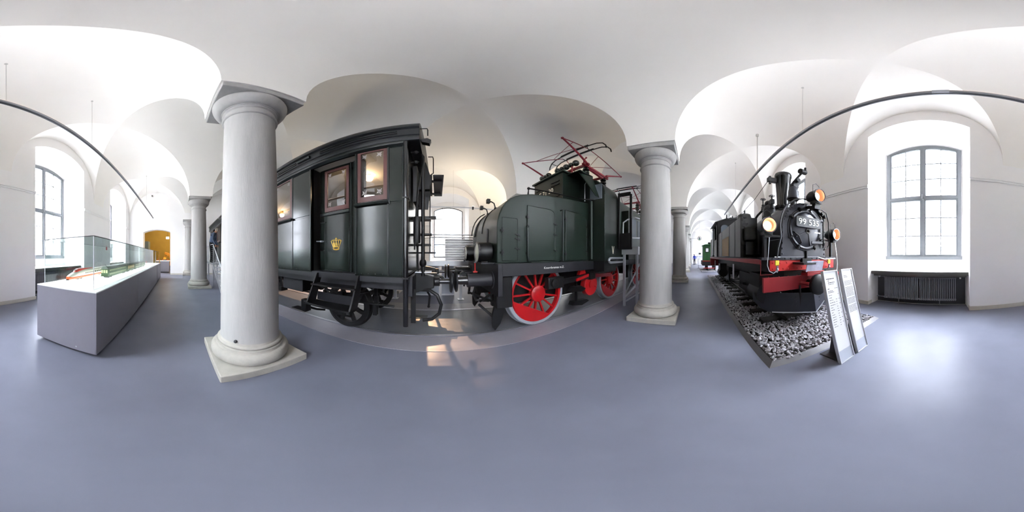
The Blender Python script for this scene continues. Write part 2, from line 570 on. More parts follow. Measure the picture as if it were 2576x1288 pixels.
def long_wall(name, yf, sgn, bays, label):
    """yf = inner face, sgn = outward direction"""
    w = MB(); ytop = 6.9
    yw = yf + sgn * 1.15; yo = yf + sgn * 1.4
    def quad(a, b, c, d): w.add([a, b, c, d], [(0, 1, 2, 3)])
    xs = XW
    for i in bays:
        xc = XC + BAY * i
        xl, xr = xc - NW, xc + NW
        quad((xs, yf, 0), (xl, yf, 0), (xl, yf, ytop), (xs, yf, ytop))
        arc = seg_arch(xc, NW, NIZ, NIT)
        for (p, q) in zip(arc[:-1], arc[1:]):
            quad((p[0], yf, p[1]), (q[0], yf, q[1]), (q[0], yf, ytop), (p[0], yf, ytop))
        xs = xr
        # niche: splayed reveals, arched soffit, back wall round the window
        il, ir = xc - 1.30, xc + 1.30
        inner = seg_arch(xc, 1.30, 5.52, 5.83)
        quad((xl, yf, 0), (xl, yf, NIZ), (il, yw, 5.52), (il, yw, 0))
        quad((xr, yf, 0), (xr, yf, NIZ), (ir, yw, 5.52), (ir, yw, 0))
        for a in range(16):
            p, q, p2, q2 = arc[a], arc[a + 1], inner[a], inner[a + 1]
            quad((p[0], yf, p[1]), (q[0], yf, q[1]), (q2[0], yw, q2[1]), (p2[0], yw, p2[1]))
        quad((il, yw, 0), (ir, yw, 0), (ir, yw, WZ0), (il, yw, WZ0))
        wa = seg_arch(xc, WH, WZS, WZT)
        quad((il, yw, WZ0), (xc - WH, yw, WZ0), (xc - WH, yw, WZS), (il, yw, 5.52))
        quad((ir, yw, WZ0), (xc + WH, yw, WZ0), (xc + WH, yw, WZS), (ir, yw, 5.52))
        for a in range(16):
            p, q, p2, q2 = inner[a], inner[a + 1], wa[a], wa[a + 1]
            quad((p[0], yw, p[1]), (q[0], yw, q[1]), (q2[0], yw, q2[1]), (p2[0], yw, p2[1]))
        # outer reveal and under-sill block
        quad((xc - WH, yw, WZ0), (xc - WH, yo, WZ0), (xc - WH, yo, WZS), (xc - WH, yw, WZS))
        quad((xc + WH, yw, WZ0), (xc + WH, yo, WZ0), (xc + WH, yo, WZS), (xc + WH, yw, WZS))
        for a in range(16):
            p, q = wa[a], wa[a + 1]
            quad((p[0], yw, p[1]), (q[0], yw, q[1]), (q[0], yo, q[1]), (p[0], yo, p[1]))
        quad((xc - WH, yw, WZ0), (xc + WH, yw, WZ0), (xc + WH, yo, WZ0), (xc - WH, yo, WZ0))
        ya, yb = yf + sgn * 0.55, yw
        xi = 1.36
        quad((xc - xi, ya, 0), (xc + xi, ya, 0), (xc + xi, ya, 1.0), (xc - xi, ya, 1.0))
        quad((xc - xi, ya, 1.0), (xc + xi, ya, 1.0), (xc + xi, yb, 1.0), (xc - xi, yb, 1.0))
        # outer skin
        for (a, b) in ((xc - BAY / 2, xc - WH), (xc + WH, xc + BAY / 2)):
            quad((a, yo, 0), (b, yo, 0), (b, yo, 7.3), (a, yo, 7.3))
        quad((xc - WH, yo, 0), (xc + WH, yo, 0), (xc + WH, yo, WZ0), (xc - WH, yo, WZ0))
        for a in range(16):
            p, q = wa[a], wa[a + 1]
            quad((p[0], yo, p[1]), (q[0], yo, q[1]), (q[0], yo, 7.3), (p[0], yo, 7.3))
    quad((xs, yf, 0), (XE, yf, 0), (XE, yf, ytop), (xs, yf, ytop))
    lo, hi = XC + BAY * (bays[-1] + 0.5), XC + BAY * (bays[0] - 0.5)
    if lo < XE + .3: quad((lo, yo, 0), (XE + .5, yo, 0), (XE + .5, yo, 7.3), (lo, yo, 7.3))
    o = w.build(name, 'plaster', smooth=0)
    return struct(o, label)
long_wall('wall_south', -4.2, -1, BI, 'white plastered wall with deep arched window niches')
long_wall('wall_north', 11.6, 1, BI, 'white plastered far wall with window niches behind the trains')

# --- end walls
DY0, DY1, DZ0, DZ1 = -3.02, -0.86, 3.36, 3.57
w = MB()
def quadw(a, b, c, d): w.add([a, b, c, d], [(0, 1, 2, 3)])
arc = seg_arch((DY0 + DY1) / 2, (DY1 - DY0) / 2, DZ0, DZ1, 12)
for xx in (XW, XW - 0.6):
    quadw((xx, -5.6, 0), (xx, DY0, 0), (xx, DY0, 7), (xx, -5.6, 7))
    quadw((xx, DY1, 0), (xx, 13.0, 0), (xx, 13.0, 7), (xx, DY1, 7))
    for p, q in zip(arc[:-1], arc[1:]): quadw((xx, p[0], p[1]), (xx, q[0], q[1]), (xx, q[0], 7), (xx, p[0], 7))
for p, q in zip(arc[:-1], arc[1:]): quadw((XW, p[0], p[1]), (XW, q[0], q[1]), (XW - .6, q[0], q[1]), (XW - .6, p[0], p[1]))
for yy in (DY0, DY1): quadw((XW, yy, 0), (XW - .6, yy, 0), (XW - .6, yy, DZ0), (XW, yy, DZ0))
struct(w.build('wall_west', 'plaster', smooth=0), 'white end wall with an arched doorway')
w = MB().box(XE, XE + 0.4, -5.6, 13.0, 0, 7)
struct(w.build('wall_east', 'plaster', smooth=0), 'white end wall far down the hall')
w = MB().box(XE - 1.3, XE, -0.4, 0.36, 0, 6.2)
struct(w.build('trim_4', 'plaster', smooth=0), 'projecting wall pier at the far end')

# --- baseboards, string course
for nm, yf, sg in (('south', -4.2, 1), ('north', 11.6, -1)):
    b = MB(); c = MB(); ns = 0
    edges = [XW] + sum([[XC + BAY * i - NW, XC + BAY * i + NW] for i in BI], []) + [XE]
    for k in range(0, len(edges), 2):
        a, e = edges[k], edges[k + 1]
        b.box(a, e, yf, yf + sg * 0.025, 0, 0.11)
        if k > 0: b.box(a - 0.02, a, yf + sg * 0.025, yf - sg * 0.5, 0, 0.11)
        if k < len(edges) - 2: b.box(e, e + 0.02, yf + sg * 0.025, yf - sg * 0.5, 0, 0.11)
        c.box(a, e, yf, yf + sg * 0.035, 3.58, 3.64)
        c.box(a - 0.012, e + 0.012, yf, yf + sg * 0.06, 3.64, 3.69)
    struct(b.build('baseboard_' + nm, 'baseboard', bevel=0.004), 'cream baseboard')
    struct(c.build('trim_5' if nm == 'south' else 'trim_6', 'plaster', bevel=0.006), 'white string course along the wall piers')
b = MB().box(XW, XW + 0.025, DY1, 0.35, 0, 0.11).box(XW, XW + 0.025, -4.2, DY0, 0, 0.11).box(XW, XW + .025, 1.4, 11.6, 0, .11)
struct(b.build('baseboard_west', 'baseboard', bevel=0.004))

# --- windows
WC = {}
def window(n, xc, yf, sgn, rich):
    yw = yf + sgn * 1.15
    root = bpy.data.objects.new('window_%d' % n, None); COL.objects.link(root)
    root.location = (xc, yw, WZ0); struct(root, 'tall arched grey casement window')
    if rich not in WC:
        D = {}
        fw = 0.12
        fr = MB()
        a0 = seg_arch(0, WH, WZS - WZ0, WZT - WZ0); a1 = seg_arch(0, WH - fw, WZS - WZ0 - 0.02, WZT - WZ0 - fw)
        for p, q, p2, q2 in zip(a0[:-1], a0[1:], a1[:-1], a1[1:]):
            fr.prism([p, q, q2, p2], 'y', -0.02, 0.1)
        fr.box(-WH, -WH + fw, -0.02, 0.1, 0, WZS - WZ0).box(WH - fw, WH, -0.02, 0.1, 0, WZS - WZ0)
        fr.box(-WH - 0.02, WH + 0.02, -0.05, 0.1, 0, 0.11)
        fr.box(-0.045, 0.045, -0.035, 0.1, 0.1, WZT - WZ0 - fw)
        TR = 2.13
        fr.box(-WH + fw, WH - fw, -0.035, 0.1, TR - 0.035, TR + 0.035)
        D['frame'] = fr.mesh('frame')
        h1 = WZS - WZ0 - 0.02; h2 = WZT - WZ0 - fw
        rr = ((WH - fw) ** 2 + (h2 - h1) ** 2) / (2 * (h2 - h1)); cz = h2 - rr
        def top(x): return cz + sqrt(max(0, rr * rr - x * x))
        cas = []
        for sx in (-1, 1):
            for up in (0, 1):
                xa, xb = (0.045, WH - fw)
                za, zb = (0.11, TR - 0.035) if not up else (TR + 0.035, None)
                m = MB(); s = 0.055
                def T(x): return zb if zb else top(x) - 0.004
                m.box(sx * xa, sx * (xa + s), 0.0, 0.07, za, T(xa + s)).box(sx * (xb - s), sx * xb, 0.0, 0.07, za, T(xb))
                m.box(sx * (xa + s), sx * (xb - s), 0, 0.07, za, za + s)
                n_ = 8; xsn = [xa + s + (xb - xa - 2 * s) * k / n_ for k in range(n_ + 1)]
                for p, q in zip(xsn[:-1], xsn[1:]):
                    m.add([(sx * p, 0, T(p) - s), (sx * q, 0, T(q) - s), (sx * q, 0, T(q)), (sx * p, 0, T(p)),
                           (sx * p, .07, T(p) - s), (sx * q, .07, T(q) - s), (sx * q, .07, T(q)), (sx * p, .07, T(p))],
                          [(0, 1, 2, 3), (4, 5, 6, 7), (0, 1, 5, 4), (2, 3, 7, 6)])
                ga, gb, gz = xa + s, xb - s, za + s
                gt = min(T(ga), T(gb)) - s; mid = (ga + gb) / 2
                rows = [gz + (((zb if zb else T(mid)) - s) - gz) * k / 3 for k in range(4)]
                bars = MB().box(sx * (mid - .016), sx * (mid + .016), 0.015, 0.055, gz, T(mid) - s)
                for zz in rows[1:3]: bars.box(sx * ga, sx * gb, 0.015, 0.055, zz - .015, zz + .015)
                panes = []
                for r_ in range(3):
                    for (a, b) in ((ga, mid), (mid, gb)):
                        a2, b2 = a + .009, b - .009
                        lo = rows[r_] + .006
                        if r_ < 2: hi_a = hi_b = rows[r_ + 1] - .006
                        else: hi_a, hi_b = T(a2) - s, T(b2) - s
                        panes.append(MB().add([(sx * a2, .03, lo), (sx * b2, .03, lo), (sx * b2, .03, hi_b), (sx * a2, .03, hi_a),
                                               (sx * a2, .036, lo), (sx * b2, .036, lo), (sx * b2, .036, hi_b), (sx * a2, .036, hi_a)],
                                              [(0, 1, 2, 3), (4, 5, 6, 7), (0, 1, 5, 4), (1, 2, 6, 5), (2, 3, 7, 6), (3, 0, 4, 7)]))
                if rich: pm = [p.mesh('pane', smooth=0) for p in panes]
                else:
                    j = MB()
                    for p in panes: j.add(p.v, p.f)
                    pm = [j.mesh('pane', smooth=0)]
                cas.append((m.mesh('casement'), bars.mesh('glazing_bars'), pm))
        D['cas'] = cas
        hd = MB().cyl((-0.02, -0.05, 2.25), (-0.02, -0.02, 2.25), .012, n=8).box(-.03, -.01, -.06, -.045, 2.1, 2.26)
        D['handle'] = hd.mesh('window_handle')
        for k_, me_ in [('frame', 'window_frame')]: D[k_].materials.append(MATS[me_])
        D['handle'].materials.append(MATS['silver'])
        for c in cas:
            c[0].materials.append(MATS['window_frame']); c[1].materials.append(MATS['glazing_bar'])
            for p in c[2]: p.materials.append(MATS['window_glass'])
        WC[rich] = D
    D = WC[rich]
    def put(nm, me, par):
        o = bpy.data.objects.new(nm, me); COL.objects.link(o); o.parent = par; return o
    if sgn < 0: root.rotation_euler = (0, 0, pi)
    put('frame', D['frame'], root); put('window_handle', D['handle'], root)
    for (cm, bm_, pm) in D['cas']:
        c = put('casement', cm, root); put('glazing_bars', bm_, c)
        for p in pm: put('pane', p, c)
    L = bpy.data.lights.new('daylight_portal', 'AREA'); L.shape = 'RECTANGLE'; L.size = 2.6; L.size_y = 4.5
    L.cycles.is_portal = True
    lo = bpy.data.objects.new('daylight_portal', L); COL.objects.link(lo)
    lo.location = (xc, yw + sgn * 0.27, (WZ0 + WZT) / 2)
    lo.rotation_euler = (radians(90), 0, 0) if sgn < 0 else (radians(-90), 0, 0)
def plain_window(n, xc, yf):
    # far wall: wide single lights in a slim dark frame, reveal narrowed by plaster
    yw = yf + 1.15; hw = 1.13; zs, zt = 5.06, 5.36
    root = bpy.data.objects.new('window_%d' % n, None); COL.objects.link(root)
    root.location = (xc, yw, WZ0); struct(root, 'plain arched window in a slim dark frame')
    if 'plain' not in WC:
        a0 = seg_arch(0, hw, zs - WZ0, zt - WZ0); a1 = seg_arch(0, hw - .06, zs - WZ0 - .02, zt - WZ0 - .06)
        b0 = seg_arch(0, WH + .06, WZS - WZ0, WZT - WZ0 + .06)
        fr = MB(); pl = MB()
        for p, q, p2, q2 in zip(a0[:-1], a0[1:], a1[:-1], a1[1:]): fr.prism([p, q, q2, p2], 'y', 0, .08)
        for p, q, p2, q2 in zip(b0[:-1], b0[1:], a0[:-1], a0[1:]): pl.prism([p, q, q2, p2], 'y', -.01, .12)
        for s in (-1, 1):
            fr.box(s * hw, s * (hw - .06), 0, .08, 0, zs - WZ0)
            pl.prism([(s * (WH + .06), 0), (s * hw, 0), (s * hw, zs - WZ0), (s * (WH + .06), WZS - WZ0)], 'y', -.01, .12)
        fr.box(-hw, hw, -.02, .08, 0, .07).box(-hw + .06, hw - .06, 0, .08, .98, 1.03)
        g1 = MB().box(-hw + .06, hw - .06, .03, .038, .07, .98)
        g2 = MB().prism([(-hw + .06, 1.03), (hw - .06, 1.03)] + a1[::-1], 'y', .03, .038)
        D = {}
        for k, b_, m_ in (('frame', fr, 'dark_frame'), ('plaster_margin', pl, 'plaster'), ('pane', g1, 'window_glass'), ('pane_', g2, 'window_glass')):
            D[k] = b_.mesh(k.strip('_')); D[k].materials.append(MATS[m_])
        WC['plain'] = D
    for k, me_ in WC['plain'].items():
        o = bpy.data.objects.new(k.strip('_'), me_); COL.objects.link(o); o.parent = root
    L = bpy.data.lights.new('daylight_portal', 'AREA'); L.shape = 'RECTANGLE'; L.size = 2.6; L.size_y = 4.5
    L.cycles.is_portal = True
    lo = bpy.data.objects.new('daylight_portal', L); COL.objects.link(lo)
    lo.location = (xc, yw + 0.27, (WZ0 + WZT) / 2); lo.rotation_euler = (radians(-90), 0, 0)
n = 1
for i in (0, -1, 1, -2, 2, 3, 4, 5):
    window(n, XC + BAY * i, -4.2, -1, i in (0, -1, 1)); n += 1
for i in (0, 1, -1, -2, 2, 3, 4, 5):
    plain_window(n, XC + BAY * i, 11.6); n += 1

# --- window sills
for k, i in enumerate(BI):
    xc = XC + BAY * i
    s_ = MB().box(xc - 1.385, xc + 1.385, -5.35, -4.37, 1.005, 1.03).build('trim_%d' % (10 + k), 'white_paint', bevel=0.003)
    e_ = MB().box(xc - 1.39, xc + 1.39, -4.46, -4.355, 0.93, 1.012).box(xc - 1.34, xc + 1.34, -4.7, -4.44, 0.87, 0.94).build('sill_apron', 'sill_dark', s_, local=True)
    struct(s_, 'white window sill above the radiator niche')
    if i == 0:
        e_['label'] = 'dark edge under the sill'

# --- columns
def column_parts():
    P = {}
    P['plinth'] = (MB().box(-.52, .52, -.52, .52, 0, .11), 'stone_base')
    tor = [(.46, .11)] + [(.44 + .065 * cos(radians(t)), .195 + .085 * sin(radians(t))) for t in range(-90, 91, 15)] + [(.435, .29), (.435, .315), (.415, .325)]
    tor += [(.405 + .018 * cos(radians(t)), .347 + .022 * sin(radians(t))) for t in range(-90, 91, 30)] + [(.395, .375), (.386, .40)]
    P['base_moulding'] = (MB().lathe(tor, n=48), 'stone_base')
    sh = [(.386, .40), (.38, .44)] + [(.38 - .046 * ((k / 10) ** 1.6), .44 + 3.18 * k / 10) for k in range(1, 11)] + [(.342, 3.64)]
    P['shaft'] = (MB().lathe(sh, n=48), 'stone_column')
    cp = [(.342, 3.64)] + [(.342 + .025 * cos(radians(t)), 3.665 + .025 * sin(radians(t))) for t in range(-90, 91, 30)] + [(.338, 3.69), (.336, 3.80), (.36, 3.82), (.36, 3.845), (.375, 3.85), (.375, 3.87)]
    cp += [(.375 + .115 * sin(radians(t)), 3.87 + .19 * (1 - cos(radians(t)))) for t in range(0, 91, 10)] + [(.48, 4.09)]
    P['capital'] = (MB().lathe(cp, n=48), 'stone_column')
    P['abacus'] = (MB().box(-.495, .495, -.495, .495, 4.09, 4.218), 'stone_column')
    return P
CP = {k: (mb.mesh(k), m) for k, (mb, m) in column_parts().items()}
for k, (me_, m_) in CP.items(): me_.materials.append(MATS[m_])
def column(x, y, label, grp=None):
    r = thing('column', label, 'column', (x, y, 0), 0, grp)
    for k, (me_, m_) in CP.items():
        o = bpy.data.objects.new(k, me_); COL.objects.link(o); o.parent = r
        if k in ('plinth', 'abacus'):
            md = o.modifiers.new('bevel', 'BEVEL'); md.width = 0.012; md.segments = 2
    return r
CA = column(-1.95, .87, 'nearest stone Tuscan column, in front of the dark green carriage')
MB().sphere((-1.68, .58, .43), .022, 10, 6).build('bolt', 'graphite', CA)
column(3.70, .87, 'stone column between the electric locomotive and the black steam locomotive')
column(-7.60, .82, 'stone column left of the nearest one, beside the steel stair')
column(-12.55, .62, 'slim engaged column against the white end wall by the arched doorway')
column(9.35, .80, 'second stone column along the right-hand row, beyond the electric locomotive')
column(15.0, .82, 'third stone column of the right-hand row')
column(20.65, .82, 'fourth stone column of the right-hand row, far down the hall')
column(26.3, .82, 'fifth and farthest stone column of the right-hand row')
for x in (-7.6, -1.95, 3.7, 9.35, 15.0, 20.65, 26.3):
    column(x, 6.53, 'stone column of the back row, mostly hidden behind the standard gauge trains' if x != 3.7 else 'back row stone column showing its abacus above the round locomotive hood', 'columns of the back row')
# ================================================================== shared wheel
def spoked_wheel(parent, x, z, y0, y1, Rr, hub, ns, m_spoke, m_tire, m_hub, rim=0.06, tire=0.06, cw=None, sw=0.05, hubcap=None):
    """wheel in the XZ plane, outer face at y0 (towards the camera if y0<y1)"""
    s = 1 if y1 > y0 else -1
    ym = (y0 + y1) / 2
    root = MB()
    ri = Rr - tire
    root.lathe([(ri - rim, 0), (ri, 0), (ri, abs(y1 - y0) * .8), (ri - rim, abs(y1 - y0) * .8), (ri - rim, 0)], (x, y0 + s * 0.012, z), (0, s, 0), 48)
    root.cyl((x, y0 + s * .0, z), (x, y1, z), hub, n=24)
    for k in range(ns):
        a = 2 * pi * (k + .5) / ns
        p0 = (x + cos(a) * hub * .9, ym, z + sin(a) * hub * .9); p1 = (x + cos(a) * (ri - rim * .6), ym, z + sin(a) * (ri - rim * .6))
        root.bar(p0, p1, 0.045, sw, up=(-sin(a), 0, cos(a)))
    w = root.build('wheel', m_spoke, parent)
    t = MB().lathe([(ri, 0), (Rr - .012, 0), (Rr, .012), (Rr, abs(y1 - y0)), (Rr + .028, abs(y1 - y0)), (Rr + .028, abs(y1 - y0) + .03), (ri, abs(y1 - y0) + .03), (ri, 0)], (x, y0, z), (0, s, 0), 56)
    t.build('tire', m_tire, w)
    if hubcap:
        MB().lathe([(0, -.035), (hubcap * .8, -.03), (hubcap, -.01), (hubcap, .05)], (x, y0, z), (0, s, 0), 32).sphere((x, y0 - s * .035, z), .012, 8, 5).build('hub_cap', m_hub, w)
    if cw:
        a0, a1 = cw; q = ri - rim * .5
        MB().prism([(x + q * cos(radians(a0 + (a1 - a0) * k / 20)), z + q * sin(radians(a0 + (a1 - a0) * k / 20))) for k in range(21)], 'y', y0 + s * .002, y1 - s * .02).build('counterweight', m_hub, w)
    return w

# ================================================================== DARK GREEN CARRIAGE
CY = 3.48
co = thing('railway_carriage', 'dark green antique railway carriage with a gold crown on its recessed door', 'railway carriage', (-5.9, CY, 0))
X1, X0_ = -0.38, -11.4
WZ = (2.24, 3.16)
near_w = [(-1.09, -.65), (-3.18, -2.54), (-4.1, -3.5), (-5.0, -4.4), (-5.95, -5.35), (-6.85, -6.25), (-7.75, -7.15), (-9.15, -8.45), (-10.9, -10.3)]
far_w = [(-1.5, -.75), (-2.6, -1.85), (-3.7, -2.95), (-4.8, -4.05), (-5.9, -5.15), (-7.0, -6.25), (-8.1, -7.35), (-9.2, -8.45), (-10.3, -9.55)]
doors = [(-2.0, -1.13), (-10.15, -9.3)]
def body_side(yo, yi, wins, drs):
    m = MB()
    cuts = sorted([(a, b, 'w') for a, b in wins] + [(a, b, 'd') for a, b in drs])
    x = X0_
    for a, b, k in cuts:
        m.box(x, a, yo, yi, 1.18, 3.24)
        if k == 'w': m.box(a, b, yo, yi, 1.18, WZ[0]).box(a, b, yo, yi, WZ[1], 3.24)
        else: m.box(a, b, yo, yi, 3.17, 3.24)
        x = b
    m.box(x, X1, yo, yi, 1.18, 3.24)
    return m
body_side(2.05, 2.11, near_w, doors).build('body_side', 'coach_green', co)
body_side(4.91, 4.85, far_w, []).build('body_side', 'coach_green', co)
ends = MB().box(X1 - .06, X1, 2.06, 4.9, 1.18, 3.3)
ends.build('end_wall', 'coach_green', co)
MB().box(X0_, X0_ + .06, 2.06, 4.9, 1.18, 3.3).build('end_wall', 'coach_green', co)
MB().box(X1, X1 + .02, 3.05, 3.95, 1.2, 3.05).build('end_door', 'coach_trim', co, bevel=.006)
MB().box(X0_, X1, 2.06, 4.9, 1.1, 1.2).build('carriage_floor', 'underframe', co)
# roof with stepped cornice
rp = [(2.05, 3.2), (1.995, 3.215), (1.975, 3.25), (1.985, 3.285), (2.02, 3.30), (2.02, 3.325), (2.0, 3.34), (2.0, 3.47), (1.965, 3.49), (1.965, 3.53), (2.0, 3.555)]
rp += [(CY - (CY - 2.0) * cos(radians(t)), 3.555 + .36 * sin(radians(t))) for t in range(10, 91, 10)]
rp2 = rp + [(2 * CY - y, z) for y, z in rp[-2::-1]]
MB().prism(rp2, 'x', X0_ - .12, -0.22).build('roof', 'coach_roof', co, smooth=30)
for (a, b) in [(-.5, -1.75), (-2.35, -2.95), (-3.05, -3.75), (-3.95, -5.0), (-5.3, -6.5), (-7, -8), (-8.4, -9.6)]:
    MB().box(a, b, 1.985, 2.005, 3.375, 3.40).build('vent_slot', 'black', co)
    MB().box(a, b, 1.985, 2.002, 3.425, 3.44).build('cornice_bead', 'coach_trim', co)
MB().cyl((-2.0, 1.985, 3.40), (-2.28, 1.985, 3.40), .028, n=12).cyl((-1.97, 1.985, 3.40), (-2.0, 1.985, 3.40), .034, n=12).build('roof_vent', 'coach_trim', co)
MB().prism([(2.05, 3.24), (1.99, 3.2), (1.99, 3.16), (2.05, 3.13)], 'x', X0_, X1).build('cornice_moulding', 'coach_trim', co, bevel=.005)
# side panels, seams, sill ledges
def panel(x0, x1, z0, z1):
    MB().box(x0, x1, 2.042, 2.052, z0, z1).build('side_panel', 'coach_green', co, bevel=.004)
for x0, x1 in [(-1.10, -.44), (-2.5, -2.03), (-3.2, -2.53), (-4.25, -3.24), (-5.2, -4.28), (-6.1, -5.22), (-7.0, -6.13), (-7.95, -7.03), (-8.3, -7.98), (-9.27, -8.33), (-10.98, -10.18)]:
    panel(x0, x1, 1.2, 2.165)
for x0, x1 in [(-.62, -.44), (-2.5, -2.03)]:
    panel(x0, x1, 2.2, 3.13)
st = [-.43, -.635, -1.115, -2.015, -2.515, -3.22, -3.46, -4.14, -4.36, -5.04, -5.31, -6.0, -6.21, -6.89, -7.11, -7.79, -8.4, -9.2, -10.18]
for x in st:
    MB().box(x - .012, x + .012, 2.034, 2.052, 1.2, 3.14).build('cover_strip', 'coach_trim', co, bevel=.003)
for x0, x1 in near_w:
    MB().prism([(2.05, 2.165), (1.995, 2.175), (1.985, 2.195), (1.995, 2.21), (2.05, 2.225)], 'x', x0 - .03, x1 + .035).build('sill_ledge', 'coach_trim', co)
def coach_window(x0, x1, yo, sg, z0, z1, par, deco=True):
    f = MB(); t = .05
    y0, y1 = yo - sg * .006, yo + sg * .03
    f.box(x0, x0 + t, y0, y1, z0, z1).box(x1 - t, x1, y0, y1, z0, z1).box(x0 + t, x1 - t, y0, y1, z1 - t, z1).box(x0 + t, x1 - t, y0, y1, z0, z0 + t * 1.6)
    w = f.build('window_frame', 'wood_red', par, bevel=.004)
    MB().box(x0 + t, x1 - t, yo + sg * .008, yo + sg * .014, z0 + t, z1 - t).build('pane', 'coach_glass', w)
    if deco:
        d = MB()
        for cx, cz in ((x0 + t + .06, z0 + t + .09), (x1 - t - .06, z0 + t + .09), (x0 + t + .06, z1 - t - .07), (x1 - t - .06, z1 - t - .07)):
            for k in range(9):
                a = k * 2 * pi / 9 + .2; l = .055 if k % 2 else .038
                d.add([(cx, yo + sg * .005, cz), (cx + l * .6 * cos(a - .25), yo + sg * .005, cz + l * .6 * sin(a - .25)), (cx + l * cos(a), yo + sg * .005, cz + l * sin(a)), (cx + l * .6 * cos(a + .25), yo + sg * .005, cz + l * .6 * sin(a + .25)),
                       (cx, yo + sg * .007, cz), (cx + l * .6 * cos(a - .25), yo + sg * .007, cz + l * .6 * sin(a - .25)), (cx + l * cos(a), yo + sg * .007, cz + l * sin(a)), (cx + l * .6 * cos(a + .25), yo + sg * .007, cz + l * .6 * sin(a + .25))],
                      [(0, 1, 2, 3), (4, 5, 6, 7), (0, 1, 5, 4), (1, 2, 6, 5), (2, 3, 7, 6), (3, 0, 4, 7)])
        d.build('etched_flowers', 'etch', w, smooth=0)
    return w
for i, (a, b) in enumerate(near_w): coach_window(a, b, 2.05, 1, WZ[0], WZ[1], co, i < 2)
for a, b in far_w: coach_window(a, b, 4.91, -1, WZ[0], WZ[1], co, False)
# recessed doors
for di, (a, b) in enumerate(doors):
    r_ = MB().box(a - .03, a, 2.06, 2.36, 1.18, 3.2).box(b, b + .03, 2.06, 2.36, 1.18, 3.2).box(a, b, 2.06, 2.36, 3.17, 3.22)
    r_.build('door_recess', 'black', co)
    lx0, lx1 = a + .02, b - .02
    wx0, wx1, wz0, wz1 = a + .13, b - .235, 2.26, 3.12
    d = MB().box(lx0, wx0, 2.27, 2.32, 1.2, 3.17).box(wx1, lx1, 2.27, 2.32, 1.2, 3.17).box(wx0, wx1, 2.27, 2.32, 1.2, wz0).box(wx0, wx1, 2.27, 2.32, wz1, 3.17)
    dr = d.build('door', 'coach_green', co, bevel=.004)
    coach_window(wx0, wx1, 2.27, 1, wz0, wz1, dr, di == 0)
    for ch in list(dr.children):
        if ch.children:
            for g in list(ch.children): g.parent = ch
    MB().box(lx0 + .02, lx1 - .2, 2.235, 2.27, 2.19, 2.235).build('sill_ledge', 'coach_trim', dr, bevel=.004)
    MB().box(lx1 - .19, lx1 - .17, 2.255, 2.27, 1.2, 3.17).box(lx1 - .12, lx1 - .08, 2.25, 2.27, 1.2, 3.17).build('cover_strip', 'coach_trim', dr)
    MB().cyl((lx0 + .07, 2.20, 1.72), (lx0 + .07, 2.27, 1.72), .016, n=10).tube([(lx0 + .07, 2.205, 1.72), (lx0 - .02, 2.19, 1.725), (lx0 - .05, 2.19, 1.74)], .011).build('door_handle', 'silver', dr)
    MB().box(lx0 + .02, lx0 + .12, 2.245, 2.27, 2.06, 2.085).box(lx0 + .02, lx0 + .1, 2.245, 2.27, 1.55, 1.57).build('hinge', 'black', dr)
    if di == 0:
        # gold crown emblem
        cx, cz, yy = -1.62, 1.66, 2.266
        cr = MB()
        def L(pts, r=.0055): cr.tube([(cx + u, yy, cz + v) for u, v in pts], r, 6)
        L([(-.055 + .0, -.075)] + [(-.06 * cos(radians(t)), -.075 - .022 * sin(radians(t))) for t in range(0, 181, 20)], .006)
        L([(.06 * cos(radians(t)), -.062 + .02 * sin(radians(t))) for t in range(0, 361, 20)], .007)
        for k, (ux, lean) in enumerate([(-.098, -1), (-.05, -.5), (.0, 0), (.05, .5), (.098, 1)]):
            bxk = -.058 + .029 * k
            L([(bxk, -.055), (bxk + (ux - bxk) * .45, -.005), (ux, .04), (ux * .95, .062), (ux * .8, .07)], .006)
        for k in range(4):
            u0 = -.098 + .049 * k; L([(u0, .045), (u0 + .012, .072), (u0 + .037, .072), (u0 + .049, .045)], .006)
            L([(-.05 + .027 * k, -.05), (-.065 + .035 * k + .008, .0), (-.06 + .036 * k, .03)], .004)
        L([(0, .07), (0, .115)], .006); L([(-.016, .098), (.016, .098)], .005)
        for k in range(15):
            a = radians(20 + 140 * k / 14)
            cr.sphere((cx - .122 * cos(a), yy, cz + .035 + .055 * sin(a)), .0042, 6, 4)
        cr.build('crown_emblem', 'gold', dr)
# rivets along the bottom edge
rv = MB()
for k in range(60):
    x = -.5 - k * .105
    if -2.02 < x < -1.12: continue
    rv.sphere((x, 2.043, 1.215), .008, 6, 4)
rv.build('rivets', 'coach_trim', co)
# corner pipe
MB().tube([(-.39, 2.03, 3.2), (-.39, 1.985, 3.16), (-.39, 1.985, 2.3), (-.39, 1.985, .53)], .033, 12).build('corner_pipe', 'black_gloss', co)
MB().box(-.43, -.35, 1.95, 2.06, 1.17, 1.19).box(-.43, -.35, 1.95, 2.06, 2.2, 2.22).build('pipe_clip', 'black', co)
